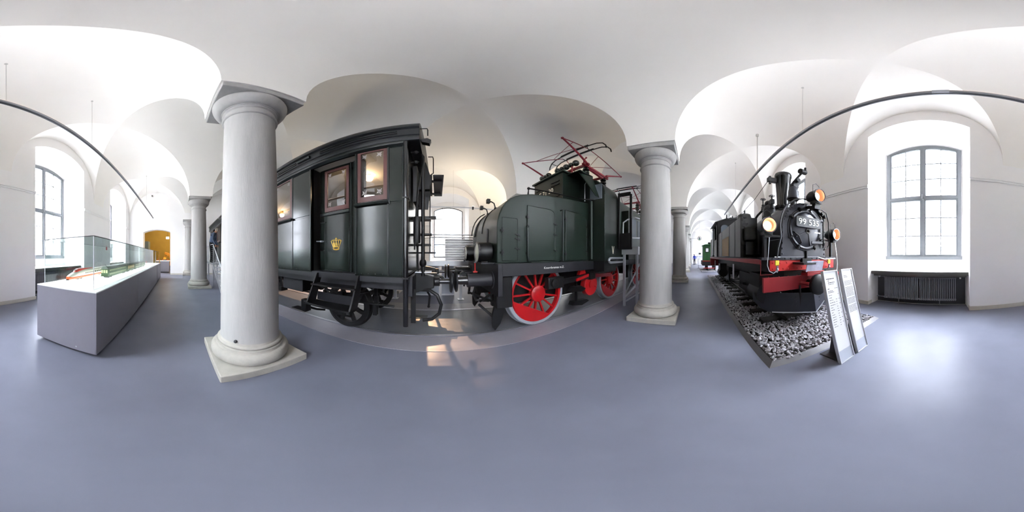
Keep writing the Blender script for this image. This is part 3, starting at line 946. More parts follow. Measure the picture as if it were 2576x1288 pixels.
# underframe
for y in (2.2, 4.68):
    MB().box(X0_, -.36, y, y + .09, .98, 1.18).build('sole_bar', 'underframe', co, bevel=.006)
MB().box(-.46, -.33, 2.16, 4.8, .9, 1.18).build('end_beam', 'underframe', co, bevel=.006)
MB().box(-11.42, -11.3, 2.16, 4.8, .9, 1.18).build('end_beam', 'underframe', co)
for x in (-2.6, -4.2, -7.4, -8.9):
    MB().box(x, x + .1, 2.25, 4.7, .96, 1.15).build('cross_member', 'underframe', co)
for ax in (-1.66, -5.75, -9.9):
    sp = MB().cyl((ax, 2.45, .5), (ax, 4.5, .5), .07, n=14).build('axle', 'black', co)
    for (y0, y1) in ((2.67, 2.79), (4.29, 4.17)):
        spoked_wheel(co, ax, .49, y0, y1, .475, .11, 8, 'black', 'black', 'black', rim=.05, tire=.06, sw=.075)
    for y, sg in ((2.5, 1), (4.46, -1)):
        MB().box(ax - .12, ax + .12, y - .06, y + .1, .38, .62).cyl((ax, y - .09, .5), (ax, y, .5), .08, n=12).build('axle_box', 'black', co, bevel=.01)
        g = MB()
        for q in (-1, 1): g.bar((ax + q * .17, y + .05, .3), (ax + q * .2, y + .05, 1.0), .015, .06, up=(1, 0, 0)).bar((ax + q * .2, y + .05, .42), (ax + q * .5, y + .05, 1.0), .015, .05, up=(1, 0, 0))
        g.bar((ax - .17, y + .05, .31), (ax + .17, y + .05, .31), .015, .04)
        g.build('axle_guard', 'black', co)
        l = MB()
        for k in range(6): l.tube([(ax - .62 + .08 * k, y, .86 - .016 * k), (ax - .3 + .03 * k, y, .80 - .018 * k), (ax, y, .77 - .02 * k), (ax + .3 - .03 * k, y, .80 - .018 * k), (ax + .62 - .08 * k, y, .86 - .016 * k)], .012, 4)
        l.box(ax - .05, ax + .05, y - .05, y + .05, .6, .8)
        l.build('leaf_spring', 'black', co)
    for q in (-1, 1):
        MB().prism([(ax + q * .53, .35), (ax + q * .6, .35), (ax + q * .62, .72), (ax + q * .56, .72)], 'y', 2.7, 2.8).box(ax + q * .55, ax + q * .6, 2.72, 2.78, .7, 1.0).build('brake_shoe', 'black', co)
MB().cyl((-2.9, 3.4, .72), (-3.7, 3.4, .72), .2, n=20).build('brake_cylinder', 'black', co)
MB().tube([(-.7, 2.6, .6), (-2.5, 2.65, .62), (-4.8, 2.6, .6)], .02).tube([(-1.1, 3.2, .5), (-5.5, 3.2, .5)], .025).build('brake_rod', 'black', co)
MB().box(-3.25, -2.55, 2.35, 2.8, .68, .95).build('equipment_box', 'underframe', co, bevel=.01)
MB().bar((-3.3, 2.3, .98), (-3.5, 2.5, .62), .05, .05).bar((-3.75, 2.3, .98), (-3.5, 2.5, .62), .05, .05).box(-3.62, -3.4, 2.4, 2.6, .56, .66).build('bracket', 'black', co)
# steps below the near door
for x in (-1.085, -1.86):
    MB().prism([(2.16, 1.18), (2.02, 1.18), (1.77, .68), (1.98, .68)], 'x', x, x + .025).build('step_stringer', 'black', co, bevel=.003)
MB().box(-1.87, -1.06, 1.90, 2.13, .985, 1.01).build('step_tread', 'black', co, bevel=.004)
MB().box(-1.9, -1.06, 1.765, 2.03, .69, .72).build('step_tread', 'black', co, bevel=.004)
MB().box(-1.84, -1.1, 2.03, 2.045, .72, .86).build('step_riser', 'underframe', co)
MB().box(-1.98, -1.86, 1.79, 1.9, .55, .74).box(-2.22, -1.88, 1.78, 1.93, .53, .545).build('step_bracket', 'black', co, bevel=.01)
MB().tube([(-1.93, 1.88, .6), (-1.92, 2.1, .5), (-1.9, 2.3, .44)], .02).build('sanding_pipe', 'black', co)
# carriage end: ladder, roof planks, pipes, hose
MB().tube([(-.22, 2.5, 1.15), (-.22, 2.5, 3.2), (-.3, 2.4, 3.32)], .03, 10).sphere((-.22, 2.5, 1.35), (.055, .055, .07), 12, 8).build('end_pipe', 'black', co)
MB().tube([(-.33, 2.35, 1.55), (-.3, 2.35, 2.2), (-.28, 2.35, 2.45), (-.2, 2.4, 3.05), (-.24, 2.4, 3.25), (-.34, 2.3, 3.28)], .013, 8).build('end_rod', 'black', co)
MB().tube([(-.12, 2.7, 1.5), (-.12, 2.7, 2.7)], .01, 6).tube([(-.30, 2.55, 1.15), (-.30, 2.55, 2.9)], .008, 6).build('ladder_rail', 'black', co)
for z, xr, yy in ((2.03, -.10, 2.5), (2.12, -.02, 2.75), (1.79, -.09, 2.55), (1.62, -.10, 2.5), (1.50, -.03, 2.75)):
    MB().box(-.38, xr, yy, yy + .16, z, z + .028).build('ladder_tread', 'black', co, bevel=.003)
MB().lathe([(.0, -.2), (.05, -.2), (.055, -.18), (.055, .18), (.05, .2), (0, .2)], (-.3, 2.4, 1.85), (0, 0, 1), 14).build('signal_bottle', 'black', co)
MB().prism([(-.33, 2.86), (-.09, 2.86), (-.12, 3.98), (-.33, 3.98)], 'z', 2.99, 3.02).build('roof_plank', 'black', co, bevel=.004)
MB().prism([(-.075, 2.86), (.115, 2.86), (.115, 3.98), (-.075, 3.98)], 'z', 2.985, 3.02).build('roof_plank', 'black', co, bevel=.004)
MB().box(-.38, .08, 3.05, 3.09, 2.95, 2.99).box(-.38, .08, 3.75, 3.79, 2.95, 2.99).build('plank_bracket', 'black', co)
MB().box(-.36, -.12, 2.62, 2.72, 2.6, 2.64).box(-.36, -.3, 2.4, 2.7, 2.3, 2.95).build('end_bracket', 'black', co)
MB().tube([(-.22, 2.05, 3.5), (-.13, 2.05, 3.5), (-.12, 2.05, 3.46), (-.12, 2.05, 3.33)], .009, 6).build('grab_iron', 'black', co)
MB().tube([(-.14, 2.5, 3.2), (-.07, 2.5, 3.2), (-.06, 2.5, 3.15), (-.06, 2.5, 2.85), (-.1, 2.5, 2.82)], .009, 6).build('grab_iron', 'black', co)
MB().prism([(-.2, 3.24), (-.1, 3.2), (-.08, 3.28), (-.13, 3.32), (-.22, 3.3)], 'y', 2.1, 2.18).build('lamp_iron', 'black', co)
MB().prism([(-.34, 2.3), (-.16, 2.3), (-.1, 2.9), (-.2, 3.3), (-.34, 3.3)], 'y', 2.84, 2.87).build('gangway_plate', 'black', co)
for z in (3.1, 2.9):
    MB().cyl((-.36, 2.2, z), (-.25, 2.2, z), .012, n=8).sphere((-.29, 2.2, z), .03, 10, 6).build('lamp_bracket', 'black', co)
for y in (2.6, 4.36):
    b = MB().prism([(-.34, .88), (-.34, 1.2), (-.05, 1.14), (-.05, .96)], 'y', y - .1, y + .1).cyl((-.05, y, 1.05), (.04, y, 1.05), .075, n=18).build('buffer_housing', 'black', co, bevel=.01)
    MB().cyl((.0, y, 1.05), (.21, y, 1.05), .04, n=14).build('buffer_rod', 'black_gloss', b)
    MB().lathe([(0, .0), (.17, .0), (.185, .012), (.185, .03), (.12, .045), (0, .05)], (.2, y, 1.05), (1, 0, 0), 32).build('buffer_plate', 'black', b)
MB().box(-.34, -.09, 2.48, 2.72, 1.2, 1.215).build('buffer_step', 'silver_light', co)
MB().box(-.33, -.0, CY - .06, CY + .06, .98, 1.1).tube([(-.05, CY, 1.04), (.1, CY, 1.0), (.16, CY, .92)], .03).build('draw_hook', 'black', co)
hz = [(-.3, 2.55, .92), (-.12, 2.5, .93), (.0, 2.48, .85), (.06, 2.47, .7), (.03, 2.47, .55), (-.08, 2.48, .45), (-.22, 2.5, .42)]
MB().tube(hz, .028, 10).build('brake_hose', 'black', co)
MB().tube([(-.2, 2.65, .95), (-.12, 2.65, .8), (-.14, 2.65, .62)], .018, 8).sphere((-.14, 2.65, .61), .025, 8, 6).build('brake_hose', 'black', co)
MB().bar((-.34, 2.3, .98), (-.34, 2.3, .45), .02, .07, up=(1, 0, 0)).build('foot_step', 'black', co)
tag(MB().box(-.62, -.22, 3.58, 3.8, .005, .016).build('floor_plate', 'graphite', None), 'small dark steel plate lying on the trackbed below the carriage end', 'plate')
MB().box(X0_ + .07, X1 - .07, 2.12, 4.84, 3.165, 3.2).build('interior_ceiling', 'interior_cream', co)
for (x, y, z) in ((-1.28, 2.88, 3.08), (-4.9, 3.48, 2.98)):
    lm = MB().cyl((x, y, z + .05), (x, y, 3.17), .05, .06, n=16).build('ceiling_lamp', 'gold', co)
    MB().lathe([(.085, .05), (.08, .0), (.06, -.04), (0, -.06)], (x, y, z), (0, 0, 1), 24).build('lamp_globe', 'globe', lm)
    L = bpy.data.lights.new('lamp_light', 'POINT'); L.energy = 4; L.color = (1, .75, .5); L.shadow_soft_size = .08
    q = bpy.data.objects.new('lamp_light', L); COL.objects.link(q); q.parent = lm; q.location = Vector((x, y, z - .1)) - Vector(co.location)
# pipe behind the column + simple interior (seats) seen through the panes
for x in (-3.4, -5.2, -7.0):
    MB().box(x - .05, x, 2.2, 4.7, 1.2, 2.15).build('partition', 'wood_red', co)
# ================================================================== GREEN ELECTRIC LOCOMOTIVE
LX = 6.07
lo = thing('electric_locomotive', 'dark green electric locomotive with red spoked wheels and red pantograph', 'locomotive', (LX, CY, 0))
def M_(x, e): return x if e == 0 else 2 * LX - x        # mirror to the other end
MB().box(.95, 2 * LX - .95, 2.42, 4.54, 1.12, 1.335).build('main_frame', 'underframe', lo, bevel=.008)
for e in (0, 1):
    g = lambda x: M_(x, e)
    hp = [(.98, 1.335), (.98, 1.95), (.99, 2.06), (1.02, 2.19), (1.07, 2.31), (1.14, 2.42), (1.23, 2.51), (1.34, 2.58), (1.48, 2.635), (1.7, 2.685), (2.2, 2.755), (2.8, 2.82), (3.42, 2.88), (3.42, 1.335)]
    hood = MB().prism([(g(x), z) for x, z in hp], 'y', 2.55, 4.41).build('hood', 'loco_green', lo, smooth=30, bevel=.018)
    # nose straps, handrail, joint
    nose = hp[1:9]
    for y in (4.2, 4.08, 3.48):
        MB().tube([(g(x - .006), y, z + .006) for x, z in nose], .011, 6).build('nose_strap', 'black', hood)
    MB().tube([(g(x - .06), 4.28, z + .05) for x, z in nose[:7]] , .014, 8).build('nose_handrail', 'black', hood)
    MB().box(g(.955), g(.985), 3.05, 3.07, 1.62, 2.0).box(g(.955), g(.985), 2.95, 3.17, 1.70, 1.72).build('nose_latch', 'black', hood)
    MB().box(g(.72), g(.98), 2.62, 4.35, 1.325, 1.345).build('front_step', 'underframe', lo)
    for k, (x0, x1, z0, z1, rr) in enumerate([(1.07, 1.36, 1.38, 2.13, .02), (1.57, 2.24, 1.37, 2.42, .14), (2.55, 3.3, 1.37, 2.5, .16)]):
        pl = [(x0, z0), (x1, z0)] + [(x1 - rr + rr * cos(radians(t)), z1 - rr + rr * sin(radians(t))) for t in range(0, 91, 15)] + [(x0, z1)]
        d = MB().prism([(g(x), z) for x, z in pl], 'y', 2.536, 2.56).build('hood_door', 'loco_green', hood, bevel=.004)
        edge = pl + [pl[0]]
        MB().tube([(g(x), 2.536, z) for x, z in edge], .006, 6).build('door_bead', 'loco_cab_green', d)
        xh = x0 - .005
        for zz in (z0 + .12, z1 - .25):
            MB().box(g(xh - .03), g(xh + .03), 2.522, 2.55, zz, zz + .035).cyl((g(xh), 2.525, zz - .03), (g(xh), 2.525, zz + .07), .012, n=8).build('hinge', 'black', d)
        for zz in (z0 + .2, (z0 + z1) / 2, z1 - .3):
            MB().cyl((g(x1 - .0), 2.51, zz), (g(x1), 2.55, zz), .018, n=10).bar((g(x1 - .06), 2.512, zz + .012), (g(x1 + .04), 2.512, zz - .012), .012, .02).build('latch', 'black', d)
    # grab rails
    MB().tube([(g(1.55), 2.5, 1.98), (g(1.55), 2.49, 1.45), (g(1.57), 2.49, 1.37), (g(1.63), 2.49, 1.34), (g(2.28), 2.49, 1.34)], .017, 8).sphere((g(1.55), 2.5, 2.0), .028, 10, 6).build('handrail', 'loco_cab_green', lo)
    MB().tube([(g(2.40), 2.54, 2.46), (g(2.40), 2.47, 2.46), (g(2.40), 2.47, 1.36), (g(2.40), 2.54, 1.36)], .019, 8).build('handrail', 'loco_cab_green', lo)
    MB().tube([(g(1.62), 2.6, 2.66), (g(1.62), 2.58, 2.8), (g(2.6), 2.58, 2.88), (g(3.15), 2.56, 2.93), (g(3.35), 2.35, 2.93)], .016, 8).sphere((g(1.62), 2.58, 2.8), .03, 10, 6).build('handrail', 'black', lo)
    # lower dark band and lettering
    if e == 0:
        text_mesh('Knorrbremse m.Z.', .062, .0015, 'white_letter', 'lettering', lo, (2.12, 2.417, 1.235), (1, 0, 0), (0, 0, 1), width=.52)
    # headlamps
    for y in (2.9, 4.06):
        hl = MB().lathe([(.0, .0), (.17, .0), (.185, .02), (.185, .24), (.15, .27), (0, .27)], (g(.72), y, 1.53), (1 if e == 0 else -1, 0, 0), 32).build('headlamp', 'black', lo)
        MB().lathe([(.165, 0), (.19, 0), (.19, .03), (.165, .03), (.165, 0)], (g(.71), y, 1.53), (1 if e == 0 else -1, 0, 0), 32).build('lamp_rim', 'black_gloss', hl)
        MB().lathe([(0, -.018), (.1, -.012), (.165, .004)], (g(.712), y, 1.53), (1 if e == 0 else -1, 0, 0), 28).build('lens', 'lens', hl)
        MB().box(g(.66), g(.7), y - .03, y + .03, 1.53 - .2, 1.53 - .18).box(g(.78), g(.9), y - .09, y + .09, 1.335, 1.36).build('lamp_foot', 'black', hl)
    # little goose-neck lamps on the nose
    for y in (3.2, 3.72):
        MB().tube([(g(1.2), y, 2.47), (g(1.16), y, 2.6), (g(1.1), y, 2.63), (g(1.05), y, 2.63)], .014, 8).cyl((g(1.2), y, 2.44), (g(1.2), y, 2.5), .035, n=10).build('lamp_arm', 'black', lo)
        MB().box(g(1.0), g(1.07), y - .045, y + .045, 2.585, 2.68).build('marker_lamp', 'black', lo, bevel=.008)
    # buffer beam, buffers, draw gear
    MB().box(g(.9), g(.98), 2.3, 4.66, .82, 1.325).build('buffer_beam', 'underframe', lo, bevel=.006)
    for y in (2.6, 4.36):
        b = MB().cyl((g(.92), y, 1.06), (g(.88), y, 1.06), .15, n=24).cyl((g(.9), y, 1.06), (g(.5), y, 1.06), .105, n=24).cyl((g(.52), y, 1.06), (g(.48), y, 1.06), .112, n=24).build('buffer_housing', 'underframe', lo)
        MB().cyl((g(.5), y, 1.06), (g(.32), y, 1.06), .075, .06, n=20).build('buffer_rod', 'black_gloss', b)
        MB().lathe([(0, 0), (.12, .004), (.18, .022), (.185, .035), (.18, .048), (.06, .065), (0, .065)], (g(.265), y, 1.06), (1 if e == 0 else -1, 0, 0), 36).build('buffer_plate', 'black', b)
    MB().prism([(g(.9), 1.0), (g(.55), 1.02), (g(.48), 1.08), (g(.55), 1.14), (g(.6), 1.1), (g(.9), 1.12)], 'y', CY - .04, CY + .04).tube([(g(.62), CY, 1.05), (g(.7), CY, .8), (g(.68), CY, .62)], .028).build('draw_hook', 'black', lo)
    MB().tube([(g(.9), 2.95, 1.0), (g(.72), 2.95, .9), (g(.66), 2.95, .75), (g(.72), 2.95, .62), (g(.95), 2.9, .6)], .026, 8).build('brake_hose', 'black', lo)
    MB().tube([(g(.9), 4.0, 1.0), (g(.7), 4.0, .88), (g(.66), 4.0, .7)], .026, 8).build('brake_hose', 'black', lo)
    MB().cyl((g(.72), 3.05, 1.16), (g(.72), 3.05, 1.34), .012, n=8).box(g(.68), g(.76), 3.03, 3.07, 1.14, 1.17).build('valve_lever', 'bright_red', lo)
    # guard irons, brake rigging in front of the wheel
    for y in (2.66, 4.24):
        MB().prism([(g(1.05), .85), (g(1.18), .85), (g(1.17), .45), (g(1.09), .2), (g(.99), .06), (g(.94), .14), (g(.93), .35), (g(.98), .6)], 'y', y, y + .05).build('guard_iron', 'black', lo, bevel=.006)
    MB().bar((g(.75), 2.9, .55), (g(1.1), 2.75, .2), .04, .04).bar((g(.6), 3.1, .75), (g(1.0), 2.7, .62), .035, .035).bar((g(.95), 2.7, .8), (g(.78), 2.9, .6), .04, .04).build('brake_rigging', 'black', lo)
    MB().box(g(.95), g(1.25), 2.5, 2.66, .55, 1.12).build('sand_box', 'black', lo, bevel=.02)
    # wheels, jackshaft, rods
    for ax in (1.9, 4.78):
        MB().cyl((g(ax), 2.72, .675), (g(ax), 4.24, .675), .09, n=16).build('axle', 'black', lo)
        for (y0, y1) in ((2.66, 2.79), (4.30, 4.17)):
            spoked_wheel(lo, g(ax), .69, y0, y1, .675, .15, 13, 'wheel_red', 'tire_grey', 'wheel_red', rim=.05, tire=.07, cw=(188, 300), sw=.035, hubcap=.17)
    js = MB().cyl((g(3.6), 2.6, .66), (g(3.6), 2.75, .66), .29, n=32).build('crank_disc', 'wheel_red', lo, bevel=.01)
    MB().cyl((g(3.6), 2.57, .68), (g(3.6), 2.62, .68), .11, n=20).sphere((g(3.78), 2.585, .6), .03, 8, 5).build('crank_boss', 'wheel_red', js)
    MB().cyl((g(3.6), 2.75, .66), (g(3.6), 4.2, .66), .1, n=14).build('jackshaft', 'black', lo)
    rod = MB().bar((g(2.18), 2.57, .88), (g(3.55), 2.57, .93), .05, .13).box(g(2.04), g(2.46), 2.5, 2.64, .78, 1.02).cyl((g(2.2), 2.46, .9), (g(2.2), 2.64, .9), .1, n=18).box(g(3.42), g(3.66), 2.5, 2.64, .84, 1.03)
    rod.build('coupling_rod', 'black', lo, bevel=.012)
    MB().bar((g(3.6), 2.57, .93), (g(4.6), 2.57, .86), .05, .11).build('coupling_rod', 'panto_red', lo, bevel=.01)
    MB().prism([(g(2.9), .86), (g(3.35), .93), (g(3.35), 1.0), (g(2.9), .92)], 'y', 2.5, 2.56).prism([(g(3.0), 1.0), (g(3.25), 1.02), (g(3.22), 1.12), (g(3.05), 1.1)], 'y', 2.52, 2.6).build('brake_hanger', 'wheel_red', lo)
    MB().prism([(g(2.75), .62), (g(3.15), .56), (g(3.3), .62), (g(3.1), .72), (g(2.85), .72)], 'y', 2.55, 2.7).prism([(g(2.85), .25), (g(3.2), .18), (g(3.5), .24), (g(3.4), .3), (g(2.9), .34)], 'y', 2.6, 2.75).box(g(2.98), g(3.02), 2.6, 2.66, .3, 1.1).build('spring_plate', 'black', lo)
    MB().box(g(1.0), g(5.5), 2.85, 2.95, .5, 1.12).box(g(1.0), g(5.5), 4.02, 4.12, .5, 1.12).build('bogie_frame', 'black', lo)
    # cab end block with louvres and number
    MB().box(g(2.78), g(3.9), 2.87, 4.09, 2.78, 3.72).build('ventilator_box', 'loco_cab_green', lo, bevel=.01)
    MB().box(g(2.73), g(3.92), 2.8, 4.16, 3.72, 3.77).build('box_roof', 'loco_green', lo, bevel=.01)
    xo = g(2.78); dx = -.018 if e == 0 else .018
    for (ya, yb, zs) in ((3.74, 4.0, (3.36, 3.45)), (2.98, 3.3, (3.4, 3.5)), (2.98, 3.3, (2.98, 3.06)), (3.74, 4.0, (2.96, 3.04))):
        for zz in zs:
            MB().bar((xo + dx * .6, ya, zz), (xo + dx * .6, yb, zz), .03, .022).build('louvre', 'black', lo)
    MB().box(xo, xo + dx * .5, 3.2, 3.85, 3.16, 3.38).build('number_board', 'black', lo)
    if e == 0:
        text_mesh('E 71 30', .2, .004, 'cream_letter', 'digit', lo, (xo + dx * .6, 3.52, 3.27), (0, -1, 0), (0, 0, 1), width=.6)
    # cab
    def cabsec(y0):
        hw = CY - y0
        s = [(y0, 1.335), (y0, 3.05)] + [(y0 + .55 - .55 * cos(radians(t)), 3.05 + .55 * sin(radians(t))) for t in range(10, 61, 10)]
        s += [(CY - .6, 3.72), (CY - .25, 3.78), (CY, 3.79)]
        return s + [(2 * CY - y, z) for y, z in s[-2::-1]]
    cab = MB().prism(cabsec(2.06), 'x', g(3.42), g(4.17)).build('cab', 'loco_cab_green', lo, smooth=30, bevel=.015)
    MB().tube([(g(3.42), y, z) for y, z in cabsec(2.06)[1:]], .012, 6).build('cab_bead', 'loco_green', cab)
    MB().box(g(3.40), g(3.425), 2.14, 2.5, 2.95, 3.38).build('front_window', 'dark_glass', cab)
    sh_ = [(2.97, 2.52, 3.68), (3.42, 2.44, 3.68), (3.42, 2.2, 2.97), (3.3, 2.24, 3.0)]
    MB().add([(g(x), y, z) for x, y, z in sh_] + [(g(x), y + .02, z) for x, y, z in sh_],
             [(0, 1, 2, 3), (4, 5, 6, 7), (0, 1, 5, 4), (1, 2, 6, 5), (2, 3, 7, 6), (3, 0, 4, 7)]).build('wind_shield', 'loco_green', cab)
    MB().prism([(g(2.93), 3.67), (g(3.45), 3.67), (g(3.45), 3.70), (g(2.93), 3.70)], 'y', 2.44, 2.87).build('visor', 'loco_cab_green', cab)
    MB().tube([(g(3.25), 2.55, 2.9), (g(3.25), 2.55, 3.4), (g(3.3), 2.55, 3.48), (g(3.38), 2.5, 3.5)], .012, 6).build('grab_rail', 'silver', cab)
    MB().cyl((g(3.36), 2.42, 1.38), (g(3.36), 2.42, 2.9), .035, n=12).build('downpipe', 'loco_green', cab)
    if e == 0:
        MB().bar((3.78, 2.053, 1.72), (3.83, 2.053, 1.52), .006, .018, up=(1, 0, 0)).bar((3.88, 2.053, 1.72), (3.83, 2.053, 1.52), .006, .018, up=(1, 0, 0)).build('v_mark', 'cream_letter', cab)
    MB().tube([(g(4.25), 1.98, 1.40), (g(3.56), 1.98, 1.40), (g(3.5), 1.98, 1.385), (g(3.475), 1.98, 1.35), (g(3.5), 1.98, 1.31), (g(3.56), 1.98, 1.295), (g(4.25), 1.98, 1.295)], .032, 10).build('cable_duct', 'silver', lo)
    MB().box(g(3.45), g(4.1), 2.1, 2.45, 1.08, 1.33).box(g(3.4), g(4.3), 2.2, 2.5, 1.02, 1.06).build('battery_box', 'black', lo)
    MB().box(g(4.19), g(4.9), 2.33, 2.37, 1.35, 3.0).build('cab_door', 'loco_cab_green', lo)
    # open door leaf standing out from the side
    dl = MB()
    x_, y0, y1 = (4.115 if e == 0 else 2 * LX - 4.165), 2.06, 1.63
    dl.box(x_, x_ + .05, y0 - .06, y0, 1.64, 3.33).box(x_, x_ + .05, y1, y1 + .07, 1.64, 3.25).box(x_, x_ + .05, y1 + .04, y0 - .04, 3.2, 3.32).box(x_, x_ + .05, y1 + .05, y0 - .05, 1.64, 2.1)
    dl.build('open_door', 'black', lo, bevel=.02)
mid = MB().prism(cabsec(2.32), 'x', 4.17, 2 * LX - 4.17).build('centre_body', 'loco_green', lo, smooth=30)
MB().box(4.95, 2 * LX - 4.95, 2.08, 2.33, 1.335, 3.0).build('side_wall', 'loco_green', lo, bevel=.01)
for k in range(3):
    x = 5.15 + k * .65
    MB().box(x, x + .5, 2.068, 2.085, 2.1, 2.8).build('cab_window', 'dark_glass', lo)
MB().cyl((4.7, 2.318, 2.72), (4.7, 2.33, 2.72), .05, n=18).build('round_sticker', 'white_letter', lo)
# roof equipment
def beads(p0, p1, n, r):
    p0 = Vector(p0); p1 = Vector(p1)
    m = MB()
    for k in range(n):
        c = p0 + (p1 - p0) * (k / (n - 1))
        m.sphere(c, r * (1.0 if k % 2 == 0 else .82), 14, 9)
    m.tube([p0, p1], .03, 8)
    return m
for e in (0, 1):
    g = lambda x: M_(x, e)
    beads((g(3.1), 3.4, 4.1), (g(3.12), 2.74, 4.12), 5, .095).build('insulator', 'insulator', lo)
    beads((g(3.1), 4.12, 4.1), (g(3.1), 3.8, 4.1), 3, .095).build('insulator', 'insulator', lo)
    MB().cyl((g(3.1), 3.4, 3.76), (g(3.1), 3.4, 4.1), .022, n=8).cyl((g(3.12), 2.87, 3.76), (g(3.12), 2.87, 4.1), .022, n=8).cyl((g(3.1), 4.0, 3.76), (g(3.1), 4.0, 4.1), .022, n=8).build('insulator_pin', 'panto_red', lo)
    # pantograph
    pg = MB()
    for y in (2.7, 4.26):
        pg.bar((g(3.35), y, 4.2), (g(4.65), y, 4.2), .06, .06)
        pg.tube([(g(3.4), y, 4.2), (g(3.4), y, 4.35), (g(3.5), y, 4.5)], .02)
        pg.sphere((g(3.5), y, 4.5), .03, 8, 5)
    for x in (3.5, 4.5): pg.bar((g(x), 2.6, 4.22), (g(x), 4.36, 4.22), .07, .07)
    pg.cyl((g(3.65), 2.75, 4.2), (g(4.5), 2.75, 4.14), .055, n=10)
    base = pg.build('pantograph_base', 'panto_red', lo)
    ins = MB()
    for x in (3.55, 4.45):
        for y in (2.75, 4.2): ins.lathe([(.05, 3.66), (.05, 3.8), (.1, 3.82), (.1, 3.87), (.06, 3.9), (.1, 3.94), (.1, 3.99), (.06, 4.02), (.1, 4.06), (.08, 4.12), (.04, 4.2)], (g(x), y, 0), n=14)
    ins.build('support_insulators', 'insulator', base)
    K = {(0, 0): (2.52, 2.61, 4.67), (0, 1): (2.52, 4.35, 4.67), (1, 0): (5.49, 2.61, 4.67), (1, 1): (5.49, 4.35, 4.67)}
    for (i, j), k in K.items():
        px_ = 3.5 if i == 0 else 4.5
        py = 2.66 if j == 0 else 4.30
        MB().cyl((g(px_), py, 4.25), (g(k[0]), k[1], k[2]), .034, .022, n=10).sphere((g(k[0]), k[1], k[2]), .038, 10, 6).build('lower_arm', 'panto_red', base)
        yu = 2.95 if j == 0 else 4.02
        MB().cyl((g(k[0]), k[1], k[2]), (g(3.9 if i == 0 else 4.1), yu, 5.24), .016, .013, n=8).build('upper_arm', 'panto_red', base)
    for i in (0, 1):
        a = Vector((g(K[(i, 0)][0]), 2.61, 4.67)); b = Vector((g(3.9 if i == 0 else 4.1), 4.02, 5.24)); c = Vector((g(K[(i, 1)][0]), 4.35, 4.67)); d = Vector((g(3.9 if i == 0 else 4.1), 2.95, 5.24))
        MB().tube([a + (d - a) * .35, c + (b - c) * .75], .009, 6).tube([c + (b - c) * .3, a + (d - a) * .8], .009, 6).build('cross_brace', 'panto_red', base)
    bow = MB()
    for x in (3.86, 4.14):
        pts = [(g(x), 2.28, 4.98), (g(x), 2.3, 5.1), (g(x), 2.4, 5.24), (g(x), 2.6, 5.32), (g(x), 3.0, 5.34), (g(x), 3.48, 5.345), (g(x), 3.96, 5.34), (g(x), 4.36, 5.32), (g(x), 4.56, 5.24), (g(x), 4.66, 5.1), (g(x), 4.68, 4.98)]
        bow.tube(pts, .02, 8)
        bow.box(g(x) - .025, g(x) + .025, 2.9, 4.06, 5.33, 5.38)
    bow.tube([(g(3.86), 2.4, 5.24), (g(4.14), 2.4, 5.24)], .012).tube([(g(3.86), 4.56, 5.24), (g(4.14), 4.56, 5.24)], .012).tube([(g(3.9), 2.95, 5.24), (g(4.1), 2.95, 5.24)], .014).tube([(g(3.9), 4.02, 5.24), (g(4.1), 4.02, 5.24)], .014)
    bow.tube([(g(3.86), 2.95, 5.33), (g(3.9), 2.95, 5.24)], .012).tube([(g(4.14), 4.02, 5.33), (g(4.1), 4.02, 5.24)], .012)
    bow.build('collector_bow', 'black', base)
# ================================================================== BALLAST BED AND NARROW GAUGE TRACK
KY = -2.1
BR = -radians(1.2)                       # bed runs very slightly askew
bed = thing('ballast_bed', 'steel-edged bed of grey ballast stones under the black steam locomotive', 'ballast bed', (1.55, -2.05, 0), BR)
BL, BW = 10.4, 1.255                     # length, half width (local frame, x away from the front edge)
for (nm, poly) in (('edging', None),):
    e = MB()
    def edge(p0, p1, nrm):
        n = Vector((nrm[0], nrm[1], 0)); p0 = Vector((*p0, 0)); p1 = Vector((*p1, 0)); up = Vector((0, 0, .065))
        return [p0, p1, p1 + n * .075 + up, p0 + n * .075 + up, p0 + n * .015, p1 + n * .015, p1 + n * .085 + up - Vector((0, 0, .012)), p0 + n * .085 + up - Vector((0, 0, .012))]
    F = [(0, 1, 2, 3), (4, 5, 6, 7), (0, 1, 5, 4), (1, 2, 6, 5), (2, 3, 7, 6), (3, 0, 4, 7)]
    c = [(0, -BW), (0, BW), (BL, BW), (BL, -BW)]
    d = .075
    def trap(a, b, ai, bi):
        up = .065
        return [(*a, 0), (*b, 0), (*bi, up), (*ai, up), (a[0] * .99 + ai[0] * .01, a[1] * .99 + ai[1] * .01, -.01), (b[0] * .99 + bi[0] * .01, b[1] * .99 + bi[1] * .01, -.01), (*bi, up - .02), (*ai, up - .02)]
    ci = [(d, -BW + d), (d, BW - d), (BL - d, BW - d), (BL - d, -BW + d)]
    for k in range(4):
        MB().add(trap(c[k], c[(k + 1) % 4], ci[k], ci[(k + 1) % 4]), F).build('edging', 'edging', bed, local=True, smooth=0)
MB().box(d, BL - d, -BW + d, BW - d, 0, .03).build('bed_base', 'sleeper', bed, local=True, smooth=0)
